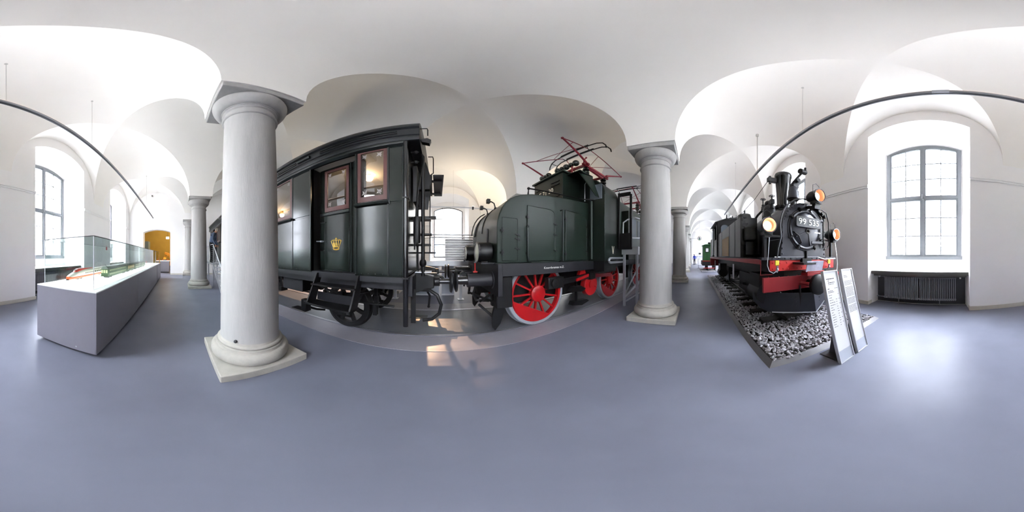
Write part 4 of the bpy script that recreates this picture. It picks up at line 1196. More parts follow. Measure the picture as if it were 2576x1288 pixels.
# stones
def stone_mesh(seed):
    r = random.Random(seed); bm = bmesh.new()
    sx, sy, sz = 1.0, r.uniform(.62, .95), r.uniform(.5, .75)
    for k in range(13):
        z = r.uniform(-1, 1); a = r.uniform(0, 2 * pi); q = sqrt(1 - z * z); s = r.uniform(.82, 1.05)
        bm.verts.new((s * q * cos(a) * sx, s * q * sin(a) * sy, s * z * sz))
    bmesh.ops.convex_hull(bm, input=bm.verts)
    for v in [v for v in bm.verts if not v.link_faces]: bm.verts.remove(v)
    bmesh.ops.recalc_face_normals(bm, faces=bm.faces)
    me = bpy.data.meshes.new('stone'); bm.to_mesh(me); bm.free(); me.materials.append(MATS['ballast']); return me
SM = [stone_mesh(k) for k in range(12)]
SV = [(np.array([v.co[:] for v in m.vertices]), [tuple(p.vertices) for p in m.polygons]) for m in SM]
rs = random.Random(11)
SLX = [1.45 + .62 * k for k in range(14)]           # sleeper positions (local x)
spots = []
x = d + .02
while x < BL - d - .02:
    near = x < 3.0
    step = .052 if near else .064
    y = -BW + d + .02
    while y < BW - d - .01:
        px_, py_ = x + rs.uniform(-.022, .022), y + rs.uniform(-.022, .022)
        insl = any(abs(px_ - s) < .12 for s in SLX) and abs(py_ + .05) < .83
        if not insl and not (x > 5.5 and abs(py_) < .5):
            z = .05 + rs.uniform(0, .025)
            edge_d = min(py_ + BW, BW - py_, px_, BL - px_)
            if edge_d < .14: z -= .012
            spots.append((px_, py_, z, rs.uniform(.027, .048) if near else rs.uniform(.03, .05)))
        y += step
    x += step
cr_, sr_ = cos(BR), sin(BR)
def wpos(p): return (1.55 + cr_ * p[0] - sr_ * p[1], -2.05 + sr_ * p[0] + cr_ * p[1])
def score(p):
    X, Y = wpos(p)
    return X * X + Y * Y - 40 * (p[3] - .035)
spots.sort(key=score)
for p in spots[:300]:
    o = bpy.data.objects.new('stone', rs.choice(SM)); COL.objects.link(o); o.parent = bed
    o.location = p[:3]; o.scale = (p[3],) * 3; o.rotation_euler = (rs.uniform(-.6, .6), rs.uniform(-.6, .6), rs.uniform(0, 6.28))
av = []; af = []; base = 0
from mathutils import Euler
for p in spots[300:]:
    vs, fs = SV[rs.randrange(12)]
    m = np.array(Euler((rs.uniform(-.6, .6), rs.uniform(-.6, .6), rs.uniform(0, 6.28))).to_matrix())
    q = (vs * p[3]) @ m.T + np.array(p[:3])
    av.append(q); af += [tuple(i + base for i in f) for f in fs]; base += len(vs)
me = bpy.data.meshes.new('gravel'); me.from_pydata(np.concatenate(av).tolist(), [], af); me.materials.append(MATS['ballast'])
gv = bpy.data.objects.new('gravel', me); COL.objects.link(gv); gv.parent = bed; gv['kind'] = 'stuff'
# track
tr = thing('narrow_gauge_track', 'narrow gauge track with dark wooden sleepers in the ballast', 'railway track', (1.55, -2.05, 0), BR)
slm = MB().box(-.1, .1, -.8, .8, .03, .115).mesh('sleeper'); slm.materials.append(MATS['sleeper'])
for s in SLX:
    o = bpy.data.objects.new('sleeper', slm); COL.objects.link(o); o.parent = tr; o.location = (s, -.05, 0)
for y in (-.375, .375):
    pr = [(y - .04, .115), (y + .04, .115), (y + .04, .125), (y + .01, .135), (y + .01, .175), (y + .025, .18), (y + .025, .205), (y - .025, .205), (y - .025, .18), (y - .01, .175), (y - .01, .135), (y - .04, .125)]
    MB().prism([(a - .05, b) for a, b in pr], 'x', 1.12, BL - .3).build('rail', 'sleeper', tr, local=True)

# ================================================================== BLACK STEAM LOCOMOTIVE
st_ = thing('steam_locomotive', 'black narrow gauge steam locomotive with lit headlamps and number 99 535', 'locomotive', (6.5, KY, 0))
def K_(name, mb, m, par=None, **kw): return mb.build(name, m, par or st_, **kw)
ZB = 2.02; FX = 2.56
# smokebox front plate, flared to the running board
fp = [(KY + .59, 1.43), (KY + .57, 1.6), (KY + .545, 1.8), (KY + .55, 1.95)] + [(KY + .55 * cos(radians(t)), ZB + .55 * sin(radians(t))) for t in range(5, 176, 10)] + [(KY - .55, 1.95), (KY - .545, 1.8), (KY - .57, 1.6), (KY - .59, 1.43)]
front = K_('smokebox_front', MB().prism(fp, 'x', FX, FX + .04), 'smokebox', bevel=.008)
K_('smokebox', MB().lathe([(.53, 0), (.53, 1.25)], (FX + .03, KY, ZB), (1, 0, 0), 48), 'smokebox')
K_('smokebox_saddle', MB().box(FX + .04, 3.75, KY - .5, KY + .5, 1.42, 1.8), 'black', bevel=.02)
K_('boiler', MB().lathe([(.5, 0), (.5, 3.9)], (3.8, KY, ZB), (1, 0, 0), 40), 'tank_black')
for x in (3.78, 4.6, 5.6, 6.6):
    K_('boiler_band', MB().lathe([(.506, 0), (.512, .0), (.512, .05), (.506, .05)], (x, KY, ZB), (1, 0, 0), 40), 'black')
# door
door = K_('smokebox_door', MB().lathe([(.0, -.085), (.15, -.08), (.27, -.062), (.34, -.035), (.36, -.02), (.40, -.018), (.43, -.012), (.44, 0)], (FX, KY, ZB - .02), (1, 0, 0), 56), 'smokebox')
K_('door_ring', MB().lathe([(.36, -.035), (.375, -.045), (.395, -.045), (.41, -.03), (.41, 0)], (FX, KY, ZB - .02), (1, 0, 0), 56), 'smokebox', door)
hx = FX - .1
hub = K_('door_hub', MB().cyl((hx, KY, ZB - .06), (hx + .05, KY, ZB - .06), .06, n=20).sphere((hx - .01, KY, ZB - .06), .028, 10, 6), 'black', door)
for a, l in ((80, .16), (205, .32), (285, .3)):
    K_('door_bar', MB().bar((hx + .02, KY, ZB - .06), (hx + .035, KY - l * cos(radians(a)), ZB - .06 + l * sin(radians(a))), .02, .032, up=(1, 0, 0)), 'smokebox', door)
K_('door_bar', MB().bar((hx + .03, KY - .08, ZB - .07), (hx + .05, KY - .37, ZB - .07), .02, .02), 'silver', door)
for z in (ZB - .28, ZB + .22):
    K_('door_strap', MB().box(FX - .07, FX - .03, KY - .12 if z < ZB else KY - .25, KY - .46, z - .025, z + .025), 'smokebox', door, bevel=.004)
K_('hinge_post', MB().cyl((FX - .05, KY - .47, ZB - .38), (FX - .05, KY - .47, ZB + .25), .016, n=10).sphere((FX - .05, KY - .47, ZB + .24), (.035, .035, .05), 10, 6).sphere((FX - .05, KY - .47, ZB - .28), (.045, .045, .06), 10, 6), 'black', door)
for a in (35, 75, 115, 150, 205, 240, 300, 335):
    c, s = cos(radians(a)), sin(radians(a))
    K_('door_clamp', MB().bar((FX - .06, KY - .38 * c, ZB - .02 + .38 * s), (FX - .04, KY - .47 * c, ZB - .02 + .47 * s), .035, .035, up=(1, 0, 0)).cyl((FX - .085, KY - .44 * c, ZB - .02 + .44 * s), (FX, KY - .44 * c, ZB - .02 + .44 * s), .014, n=8), 'black', door)
K_('door_handle', MB().tube([(FX - .04, KY + .33, ZB - .1), (FX - .1, KY + .33, ZB - .12), (FX - .11, KY + .25, ZB - .17), (FX - .11, KY + .18, ZB - .3), (FX - .04, KY + .17, ZB - .32)], .014), 'black', door)
rv = MB()
for k in range(6):
    z = 1.5 + .1 * k
    for s in (-1, 1): rv.sphere((FX - .004, KY + s * (.545 - .0 * k), z), .018, 8, 5)
for k in range(22):
    a = radians(15 + 150 * k / 21)
    rv.sphere((FX - .004, KY + .515 * cos(a), ZB + .515 * sin(a)), .012, 8, 5)
K_('rivets', rv, 'smokebox', front)
# number plate
npl = K_('number_plate', MB().prism([(KY + .31, ZB + .02), (KY + .31, ZB + .19), (KY + .28, ZB + .215), (KY - .28, ZB + .215), (KY - .31, ZB + .19), (KY - .31, ZB + .02), (KY - .28, ZB), (KY + .28, ZB)], 'x', FX - .125, FX - .1), 'graphite', bevel=.004)
text_mesh('99 535', .17, .004, 'white_letter', 'digit', npl, (FX - .129, KY, ZB + .105), (0, -1, 0), (0, 0, 1), width=.52)
# chimney and fittings
chx = 3.42
chim = K_('chimney', MB().lathe([(.36, 2.38), (.3, 2.5), (.2, 2.57), (.17, 2.62), (.2, 2.66), (.2, 2.72), (.155, 2.74), (.165, 3.0), (.2, 3.5), (.215, 3.52), (.215, 3.6), (.2, 3.64), (.165, 3.64), (.15, 3.5)], (chx, KY, 0), n=36), 'black_gloss')
K_('chimney_bracket', MB().box(chx - .05, chx + .05, KY + .2, KY + .42, 3.34, 3.45).cyl((chx, KY + .36, 3.28), (chx, KY + .36, 3.5), .03, n=10), 'black', chim)
K_('chimney_lever', MB().bar((chx - .1, KY - .12, 3.25), (chx - .28, KY - .36, 3.68), .035, .05).cyl((chx - .3, KY - .3, 3.72), (chx - .24, KY - .5, 3.76), .075, n=16).cyl((chx - .3, KY - .46, 3.78), (chx - .3, KY - .46, 3.88), .03, n=10).bar((chx - .1, KY - .1, 3.2), (chx - .22, KY - .28, 3.08), .025, .03), 'black', chim)
K_('cap_rod', MB().cyl((chx - .2, KY - .26, 2.6), (chx - .2, KY - .26, 3.5), .018, n=8), 'black', chim)
bell = K_('bell', MB().lathe([(.0, 3.12), (.05, 3.11), (.09, 3.07), (.115, 2.98), (.125, 2.86), (.15, 2.8), (.15, 2.78), (.12, 2.78)], (2.98, KY, 0), n=28), 'smokebox')
K_('bell_stand', MB().cyl((2.98, KY, 2.5), (2.98, KY, 2.72), .09, .06, n=16).lathe([(.06, 2.72), (.11, 2.74), (.11, 2.77), (.05, 2.79)], (2.98, KY, 0), n=20).prism([(KY - .1, 3.0), (KY - .16, 3.3), (KY - .07, 3.34), (KY + .02, 3.14)], 'x', 2.95, 3.01).cyl((2.88, KY - .08, 3.28), (3.05, KY - .08, 3.28), .05, n=12), 'black', bell)
# manifold with two hand wheels, domes
tur = K_('turbo_generator', MB().lathe([(.0, 2.92), (.1, 2.9), (.17, 2.84), (.2, 2.74), (.2, 2.6), (.23, 2.5), (.23, 2.42)], (4.0, KY + .06, 0), n=24), 'black')
K_('manifold', MB().bar((4.4, KY + .1, 2.88), (3.75, KY + .1, 2.95), .1, .13).sphere((4.05, KY + .1, 2.95), (.12, .1, .1), 12, 8), 'black')
for x, zt in ((4.38, 3.2), (3.82, 3.12)):
    v = K_('steam_valve', MB().cyl((x, KY + .1, zt - .36), (x, KY + .1, zt - .22), .065, .04, n=14).cyl((x, KY + .1, zt - .22), (x, KY + .1, zt), .022, n=10).sphere((x, KY + .1, zt - .2), .045, 10, 6), 'black')
    K_('hand_wheel', MB().tube([(x + .075 * cos(2 * pi * k / 16), KY + .1 + .075 * sin(2 * pi * k / 16), zt) for k in range(16)], .011, 6, closed=True).bar((x - .075, KY + .1, zt), (x + .075, KY + .1, zt), .012, .012).bar((x, KY + .025, zt), (x, KY + .175, zt), .012, .012), 'black', v)
K_('steam_pipe', MB().tube([(4.4, KY + .1, 2.85), (4.5, KY + .22, 2.7), (4.6, KY + .35, 2.45)], .035, 10), 'black')
K_('sand_dome', MB().lathe([(.0, 3.22), (.2, 3.21), (.31, 3.15), (.345, 3.05), (.345, 2.45)], (6.35, KY, 0), n=32), 'black_gloss')
K_('safety_valve', MB().cyl((6.3, KY + .05, 3.2), (6.3, KY + .05, 3.34), .03, n=8).cyl((6.45, KY - .02, 3.2), (6.45, KY - .02, 3.4), .022, n=8).tube([(6.3, KY + .05, 3.32), (6.38, KY, 3.42), (6.45, KY - .02, 3.36)], .008), 'black')
K_('signal_line', MB().tube([(chx + .03, KY + .4, 3.36), (4.2, KY + .42, 3.12), (5.2, KY + .45, 2.98), (6.0, KY + .48, 2.96), (7.0, KY + .5, 3.1), (7.65, KY + .5, 3.32)], .008, 6).tube([(6.0 + .05 * cos(2 * pi * k / 12), KY + .48, 3.0 + .05 * sin(2 * pi * k / 12)) for k in range(12)], .006, 6, closed=True), 'graphite')
# headlamps
def headlamp(c, ax, r, L, base):
    c = Vector(c); ax = Vector(ax).normalized()
    lamp = K_('headlamp', MB().lathe([(r, 0), (r * 1.03, .02), (r * .97, .05), (r * .97, L * .7), (r * .7, L), (.0, L)], c, -ax, 32), 'black')
    K_('lamp_rim', MB().lathe([(r * .9, -.01), (r * 1.05, -.012), (r * 1.06, .03), (r, .035)], c, -ax, 32), 'black_gloss', lamp)
    K_('reflector', MB().lathe([(r * .97, .0), (r * .93, .05), (r * .6, .11), (r * .42, .12)], c, -ax, 28), 'lamp_bowl', lamp)
    K_('bulb_glow', MB().lathe([(r * .56, .085), (r * .4, .105), (0, .11)], c, -ax, 24), 'lamp_glow', lamp)
    up = Vector((0, 0, 1)); side = ax.cross(up).normalized()
    q = c - ax * (L * .35)
    K_('carry_handle', MB().tube([q + side * r * .6 + up * r * .7, q + side * r * .6 + up * (r + .11), q + up * (r + .16), q - side * r * .6 + up * (r + .11), q - side * r * .6 + up * r * .7], .007, 6), 'black', lamp)
    if base: K_('lamp_bracket', MB().box(q.x - .05, q.x + .05, q.y - .06, q.y + .06, base, q.z - r * .85).box(q.x - .08, q.x + .08, q.y - .08, q.y + .08, q.z - r - .03, q.z - r * .8), 'black', lamp)
    pl = bpy.data.lights.new('lamp_light', 'SPOT'); pl.energy = .8; pl.color = (1, .78, .58); pl.spot_size = radians(120); pl.shadow_soft_size = .08
    po = bpy.data.objects.new('lamp_light', pl); COL.objects.link(po); po.parent = lamp
    po.location = c + ax * .03 - Vector(st_.location); po.rotation_euler = ax.to_track_quat('-Z', 'Y').to_euler()
    return lamp
headlamp((2.2, KY - .06, 2.66), (-1, 0, -.06), .135, .3, 2.38)
headlamp((2.44, KY + .87, 1.99), (-1, 0.02, 0), .135, .32, 1.78)
headlamp((2.44, KY - .84, 1.97), (-1, 0, 0), .135, .3, 1.78)
K_('lamp_post', MB().bar((2.62, KY + .87, 1.42), (2.62, KY + .87, 1.8), .05, .06).bar((2.6, KY + .5, 1.82), (2.6, KY + .87, 1.82), .04, .04), 'black')
K_('lamp_post', MB().bar((2.62, KY - .84, 1.42), (2.62, KY - .84, 1.8), .05, .06).bar((2.6, KY - .5, 1.82), (2.6, KY - .84, 1.82), .04, .04), 'black')
K_('lamp_arm', MB().bar((2.7, KY - .03, 2.5), (2.3, KY - .06, 2.44), .06, .05).box(2.25, 2.4, KY - .13, KY + .02, 2.38, 2.44), 'black')
# pipes on the smokebox
hr = [(FX - .05, KY + .62 * cos(radians(t)), ZB + .62 * sin(radians(t))) for t in range(100, -11, -10)] + [(FX - .05, KY + .6, 1.8), (FX - .05, KY + .66, 1.6), (FX - .05, KY + .68, 1.44)]
K_('handrail', MB().tube(hr, .016, 8), 'smokebox')
K_('lamp_pipe', MB().tube([(FX - .05, KY - .42, ZB + .47), (FX - .06, KY - .55, ZB + .42), (FX - .06, KY - .63, ZB + .2), (FX - .06, KY - .64, ZB - .3), (FX - .06, KY - .6, ZB - .38), (FX - .06, KY - .5, ZB - .4)], .013, 8), 'black')
K_('cable', MB().tube([(2.5, KY + .84, 1.78), (2.5, KY + .86, 1.5), (2.5, KY + .88, 1.3), (2.48, KY + .85, 1.2), (2.46, KY + .78, 1.16), (2.46, KY + .72, 1.2)], .008, 6), 'silver')
K_('cable', MB().tube([(2.5, KY - .86, 1.78), (2.5, KY - .92, 1.5), (2.5, KY - .95, 1.25), (2.48, KY - .9, 1.1)], .008, 6), 'silver')
K_('ejector', MB().cyl((FX - .02, KY - .3, ZB + .46), (FX - .04, KY - .5, ZB + .3), .03, n=10).sphere((FX - .05, KY - .5, ZB + .32), .05, 10, 6).sphere((FX - .05, KY - .42, ZB + .38), .04, 10, 6), 'black')
# running board, beams
K_('running_board', MB().box(2.6, 10.9, KY - .96, KY + .96, 1.395, 1.42), 'black')
K_('valance', MB().box(2.64, 10.9, KY + .93, KY + .965, 1.31, 1.40), 'beam_red', bevel=.004)
K_('valance', MB().box(2.64, 10.9, KY - .965, KY - .93, 1.31, 1.40), 'beam_red')
K_('main_frame', MB().box(2.7, 10.8, KY - .42, KY + .42, .95, 1.39), 'black')
K_('step_frame', MB().tube([(2.62, KY + .95, 1.32), (2.62, KY + .95, 1.12), (2.62, KY + .72, 1.12)], .008, 6), 'beam_red')
ub = K_('buffer_beam', MB().box(2.6, 2.65, KY - .92, KY + .78, 1.18, 1.385), 'bright_red', bevel=.004)
K_('beam_angle', MB().box(2.575, 2.66, KY - .95, KY + .95, 1.385, 1.435), 'smokebox', bevel=.004)
K_('beam_edge', MB().tube([(2.57, KY + .7, 1.44), (2.57, KY - .35, 1.44), (2.56, KY - .45, 1.41), (2.56, KY - .55, 1.39), (2.57, KY - .95, 1.40)], .011, 6), 'silver_light')
rv = MB()
for k in range(14): rv.sphere((2.572, KY + .88 - .135 * k, 1.41), .014, 8, 5)
K_('rivets', rv, 'smokebox')
rv = MB()
for k in range(7): rv.sphere((2.597, KY + .72 - .11 * k, 1.22), .015, 8, 5)
for k in range(3): rv.sphere((2.597, KY + .72 - .15 * k, 1.33), .015, 8, 5)
for y, z in ((-.55, 1.22), (-.67, 1.22), (-.45, 1.22), (-.67, 1.33)): rv.sphere((2.597, KY + y, z), .015, 8, 5)
K_('rivets', rv, 'bright_red', ub)
K_('coupling_bolt', MB().cyl((2.55, KY - .02, 1.36), (2.55, KY - .02, 1.56), .022, .03, n=10).box(2.52, 2.6, KY - .14, KY + .1, 1.34, 1.41), 'black')
lb = K_('bogie_beam', MB().box(2.46, 2.52, KY - .95, KY + .97, .83, 1.085), 'beam_red', bevel=.004)
rv = MB()
for y in (.22, .02):
    for z in (.88, .96, 1.04): rv.sphere((2.455, KY + y, z), .017, 8, 5)
for z in (.88, .96, 1.04): rv.sphere((2.455, KY - .12, z), .013, 8, 5)
for k in range(6): rv.sphere((2.5, KY + .85 - .2 * k, 1.088), .012, 8, 5)
K_('rivets', rv, 'beam_red', lb)
K_('coupler_pocket', MB().box(2.3, 2.5, KY - .33, KY + .16, 1.085, 1.14).box(2.32, 2.5, KY - .31, KY + .14, 1.14, 1.17), 'beam_red', bevel=.006)
K_('cover_plate', MB().add([(2.25, KY + .2, 1.36), (2.25, KY - .22, 1.36), (2.33, KY - .25, 1.16), (2.33, KY + .17, 1.16), (2.262, KY + .2, 1.365), (2.262, KY - .22, 1.365), (2.342, KY - .25, 1.165), (2.342, KY + .17, 1.165)],
             [(0, 1, 2, 3), (4, 5, 6, 7), (0, 1, 5, 4), (1, 2, 6, 5), (2, 3, 7, 6), (3, 0, 4, 7)]), 'plate_white')
K_('cover_bracket', MB().box(2.26, 2.6, KY - .02, KY + .28, 1.3, 1.34), 'black')
cp = K_('coupler_head', MB().lathe([(0, -.01), (.1, -.006), (.18, .012), (.195, .03), (.195, .09), (.08, .14), (.07, .34)], (2.1, KY + .02, .93), (1, 0, 0), 36), 'black')
K_('coupler_slot', MB().box(2.085, 2.13, KY - .08, KY + .0, .9, .97), 'graphite', cp)
K_('coupler_pin', MB().cyl((2.3, KY + .12, .93), (2.44, KY + .2, .95), .035, n=12), 'beam_red', cp)
for s, c0 in ((1, .68), (-1, -.66)):
    K_('air_cock', MB().cyl((2.53, KY + c0, 1.17), (2.5, KY + c0, 1.28), .022, n=10).sphere((2.51, KY + c0, 1.22), .03, 8, 6), 'silver')
    K_('yellow_tag', MB().box(2.5, 2.53, KY + c0 - .04, KY + c0 + .04, 1.29, 1.38), 'yellow', bevel=.008)
# V-shaped plough
for s in (1, -1):
    a = Vector((2.27, KY, 0)); e = Vector((2.92, KY + s * .98, 0)); n = Vector((.02, 0, 0))
    m = MB(); N = 8
    pts = []
    for k in range(N + 1):
        t = k / N; p = a + (e - a) * t
        zb = .37 if t < .72 else .37 + .22 * ((t - .72) / .28) ** 2
        pts.append((p, zb, .75))
    vs = []; fs = []
    for p, zb, zt in pts:
        vs += [(p.x - .03, p.y, zb), (p.x + .03, p.y, zt), (p.x + .055, p.y, zt), (p.x - .005, p.y, zb)]
    for k in range(N):
        q = 4 * k
        fs += [(q, q + 4, q + 5, q + 1), (q + 1, q + 5, q + 6, q + 2), (q + 2, q + 6, q + 7, q + 3), (q + 3, q + 7, q + 4, q)]
    fs += [(0, 1, 2, 3), (4 * N, 4 * N + 1, 4 * N + 2, 4 * N + 3)]
    K_('plough_blade', m.add(vs, fs), 'smokebox', bevel=.004)
    rv = MB()
    for k in range(4): rv.sphere((2.27 + .2 - .005, KY + s * .3, .42 + .08 * k), .014, 8, 5)
    K_('rivets', rv, 'smokebox')
K_('plough_edge', MB().tube([(2.235 + .65 * .7, KY + .98 * .7, .37), (2.235, KY, .365), (2.235 + .65 * .7, KY - .98 * .7, .37)], .012, 6), 'silver')
K_('plough_stay', MB().bar((2.47, KY + .22, .9), (2.44, KY + .22, .45), .03, .06, up=(1, 0, 0)), 'black')
# side tanks, cab, bunker
for s in (1, -1):
    yo, yi = KY + s * .95, KY + s * .5
    tk = K_('side_tank', MB().box(3.86, 7.6, yi, yo, 1.42, 2.45), 'tank_black', bevel=.012)
    for x in (4.4, 5.1, 6.5, 7.2):
        K_('tank_seam', MB().box(x, x + .02, yo - .004 * s, yo + .006 * s, 1.43, 2.44), 'black', tk)
    if s > 0: K_('wooden_board', MB().box(5.25, 6.35, yo, yo + .012, 1.46, 2.1), 'tan_streaked', tk)  # tan panel standing slightly proud of the near tank side
    K_('tank_filler', MB().cyl((4.4, (yi + yo) / 2, 2.45), (4.4, (yi + yo) / 2, 2.52), .16, n=18), 'black', tk)
K_('front_pump', MB().cyl((3.75, KY + .72, 1.5), (3.75, KY + .72, 1.8), .13, n=18).cyl((3.75, KY + .72, 1.85), (3.75, KY + .72, 2.15), .16, n=18).box(3.6, 3.8, KY + .55, KY + .6, 1.5, 2.1), 'black')
cb = MB()
for s in (1, -1):
    y = KY + s * .98
    cb.box(7.6, 7.7, y - .02, y + .02, 1.42, 3.08).box(9.25, 9.4, y - .02, y + .02, 1.42, 3.08).box(7.7, 8.45, y - .02, y + .02, 1.42, 2.25).box(7.7, 9.3, y - .02, y + .02, 2.95, 3.08)
K_('cab_side', cb, 'tank_black')
cf = [(KY - .98, 1.42), (KY + .98, 1.42), (KY + .98, 3.08), (KY + .6, 3.22), (KY, 3.3), (KY - .6, 3.22), (KY - .98, 3.08)]
K_('cab_front', MB().prism(cf, 'x', 7.6, 7.64), 'black')
K_('cab_back', MB().prism(cf, 'x', 9.36, 9.4), 'black')
for s in (1, -1):
    wy = KY + s * .62
    wp = [(wy - .18, 2.55), (wy + .18, 2.55), (wy + .18, 2.82)] + [(wy + .18 * cos(radians(t)), 2.82 + .14 * sin(radians(t))) for t in range(20, 161, 20)] + [(wy - .18, 2.82)]
    K_('cab_window', MB().prism(wp, 'x', 7.585, 7.6), 'dark_glass')
    K_('window_visor', MB().tube([(7.57, y, z + .02) for y, z in wp[2:]], .016, 6), 'black')
rf = [(KY + 1.1, 3.03), (KY + 1.1, 3.06), (KY + .6, 3.25), (KY, 3.34), (KY - .6, 3.25), (KY - 1.1, 3.06), (KY - 1.1, 3.03), (KY - .6, 3.22), (KY, 3.31), (KY + .6, 3.22)]
K_('cab_roof', MB().prism(rf, 'x', 7.5, 9.55), 'black')
K_('roof_ventilator', MB().box(7.9, 8.9, KY - .3, KY + .3, 3.3, 3.42), 'black', bevel=.02)
K_('roof_fitting', MB().cyl((7.7, KY + .5, 3.26), (7.7, KY + .5, 3.5), .04, .02, n=10).cyl((7.75, KY + .2, 3.3), (7.75, KY + .2, 3.45), .03, n=10), 'black')
K_('grab_rail', MB().cyl((8.55, KY + 1.0, 1.5), (8.55, KY + 1.0, 2.9), .018, n=8).cyl((9.2, KY + 1.0, 1.5), (9.2, KY + 1.0, 2.9), .018, n=8), 'silver')
K_('lever_rack', MB().box(8.5, 8.75, KY + .9, KY + .95, 1.45, 2.25), 'silver')
K_('coal_bunker', MB().box(9.4, 10.8, KY - .95, KY + .95, 1.42, 2.5), 'tank_black', bevel=.015)
# bogies with wheels and cylinders
for bx0 in (3.3, 7.7):
    K_('bogie_frame', MB().box(bx0 - .5, bx0 + 2.2, KY - .5, KY - .44, .35, .95).box(bx0 - .5, bx0 + 2.2, KY + .44, KY + .5, .35, .95), 'black')
    K_('bogie_bolster', MB().box(bx0 + .4, bx0 + 1.3, KY - .44, KY + .44, .7, .98), 'black')
    for ax in (bx0 + .35, bx0 + 1.55):
        for s in (1, -1):
            spoked_wheel(st_, ax, .585, KY + s * .45, KY + s * .34, .38, .09, 9, 'black', 'black', 'black', rim=.04, tire=.05, sw=.05)
        K_('axle', MB().cyl((ax, KY - .6, .585), (ax, KY + .6, .585), .06, n=12), 'black')
    for s in (1, -1):
        K_('cylinder', MB().cyl((bx0 - .5, KY + s * .75, .72), (bx0 + .05, KY + s * .75, .72), .2, n=24).box(bx0 - .48, bx0 + .03, KY + s * .6, KY + s * .9, .85, 1.12), 'black')
        K_('connecting_rod', MB().bar((bx0 + .05, KY + s * .72, .7), (bx0 + 1.55, KY + s * .68, .55), .05, .08).bar((bx0 + .35, KY + s * .62, .5), (bx0 + 1.55, KY + s * .62, .5), .04, .07), 'black')
        K_('axle_plate', MB().box(bx0 + 1.75, bx0 + 1.85, KY + s * .8, KY + s * .83, .72, 1.2), 'silver_light')
K_('rear_beam', MB().box(10.85, 10.93, KY - .95, KY + .95, .85, 1.39), 'beam_red')

# ================================================================== INFORMATION PANELS
def info_panel(y0, y1, label, seed):
    x0 = 1.155
    r = thing('information_panel', label, 'information panel', (x0, (y0 + y1) / 2, 0), 0, 'leaning information panels')
    hgt = 1.265; lean = .295
    ang = atan2(lean, hgt); Lh = sqrt(hgt * hgt + lean * lean); w = abs(y1 - y0)
    up = Vector((sin(ang), 0, cos(ang))); nr = Vector((-cos(ang), 0, sin(ang))); rt = Vector((0, -1, 0))
    m = Matrix((rt, nr, up)).transposed()
    def P(u, t, d=0): return rt * u + up * t + nr * d
    def bx(name, u0, u1, t0, t1, d0, d1, mt, par, bev=0):
        c = P((u0 + u1) / 2, (t0 + t1) / 2, (d0 + d1) / 2)
        return MB().obox(c, (abs(u1 - u0), abs(d1 - d0), abs(t1 - t0)), m).build(name, mt, par, local=True, bevel=bev)
    h = w / 2
    bx('back_board', -h + .01, h - .01, .01, Lh - .01, -.035, -.006, 'silver', r)
    fr = MB()
    for (u0, u1, t0, t1) in ((-h, -h + .012, 0, Lh), (h - .012, h, 0, Lh), (-h + .012, h - .012, 0, .012), (-h + .012, h - .012, Lh - .012, Lh)):
        fr.obox(P((u0 + u1) / 2, (t0 + t1) / 2, -.012), (u1 - u0, .05, t1 - t0), m)
    fr.build('panel_frame', 'silver_light', r, local=True, bevel=.002)
    face = bx('panel_face', -h + .012, h - .012, .19, Lh - .012, -.006, 0, 'panel_white', r)
    bx('panel_foot_face', -h + .012, h - .012, .012, .185, -.006, .001, 'panel_grey', r)
    bx('panel_joint', -h + .012, h - .012, .185, .19, -.006, .004, 'silver_light', r)
    tx = MB(); q = random.Random(seed)
    def line(u0, u1, t, th):
        u = u0
        while u < u1:
            l = min(q.uniform(.012, .04), u1 - u)
            tx.obox(P(u + l / 2, t, .0008), (l, .0012, th), m); u += l + .006
    if seed == 1:
        for t, a, b, th in ((1.19, -.1, .05, .011), (1.165, -.075, -.05, .008), (1.14, -.075, .05, .009), (1.118, -.075, .03, .006), (1.06, -.1, -.07, .010), (1.058, 0.03, .1, .005), (1.03, -.1, -.01, .007), (1.012, -.1, .01, .007)):
            line(a, b, t, th)
        for k in range(14):
            t = .975 - .033 * k
            line(-.1, -.1 + q.uniform(.03, .1), t, .006)
            if k > 1: line(.02, .02 + q.uniform(.012, .03), t, .006)
            if k % 2 == 0: line(.075, .075 + q.uniform(.01, .025), t, .006)
    else:
        for t, a, b in ((1.2, -.09, -.02), (1.18, -.09, .0)): line(a, b, t, .007)
        for k in range(26):
            if k in (4, 13, 19): continue
            line(-.1, q.uniform(.07, .1), 1.12 - .0185 * k, .0055)
    tx.build('printed_text', 'ink', face, local=True, smooth=0)['kind'] = 'stuff'
    MB().prism([(.03, 0), (.36, 0), (.36, .012), (.06, .03)], 'y', -h + .02, h - .02).build('base_plate', 'graphite', r, local=True)
    MB().prism([(.05, .02), (.3, .01), (.22, .62), (.17, .62)], 'y', -.006, .006).build('rear_stay', 'graphite', r, local=True)
    return r
info_panel(-1.47, -1.75, 'leaning white information panel with a table, left of the pair before the steam locomotive', 1)
info_panel(-1.835, -2.11, 'leaning white information panel with paragraphs, right of the pair before the steam locomotive', 2)
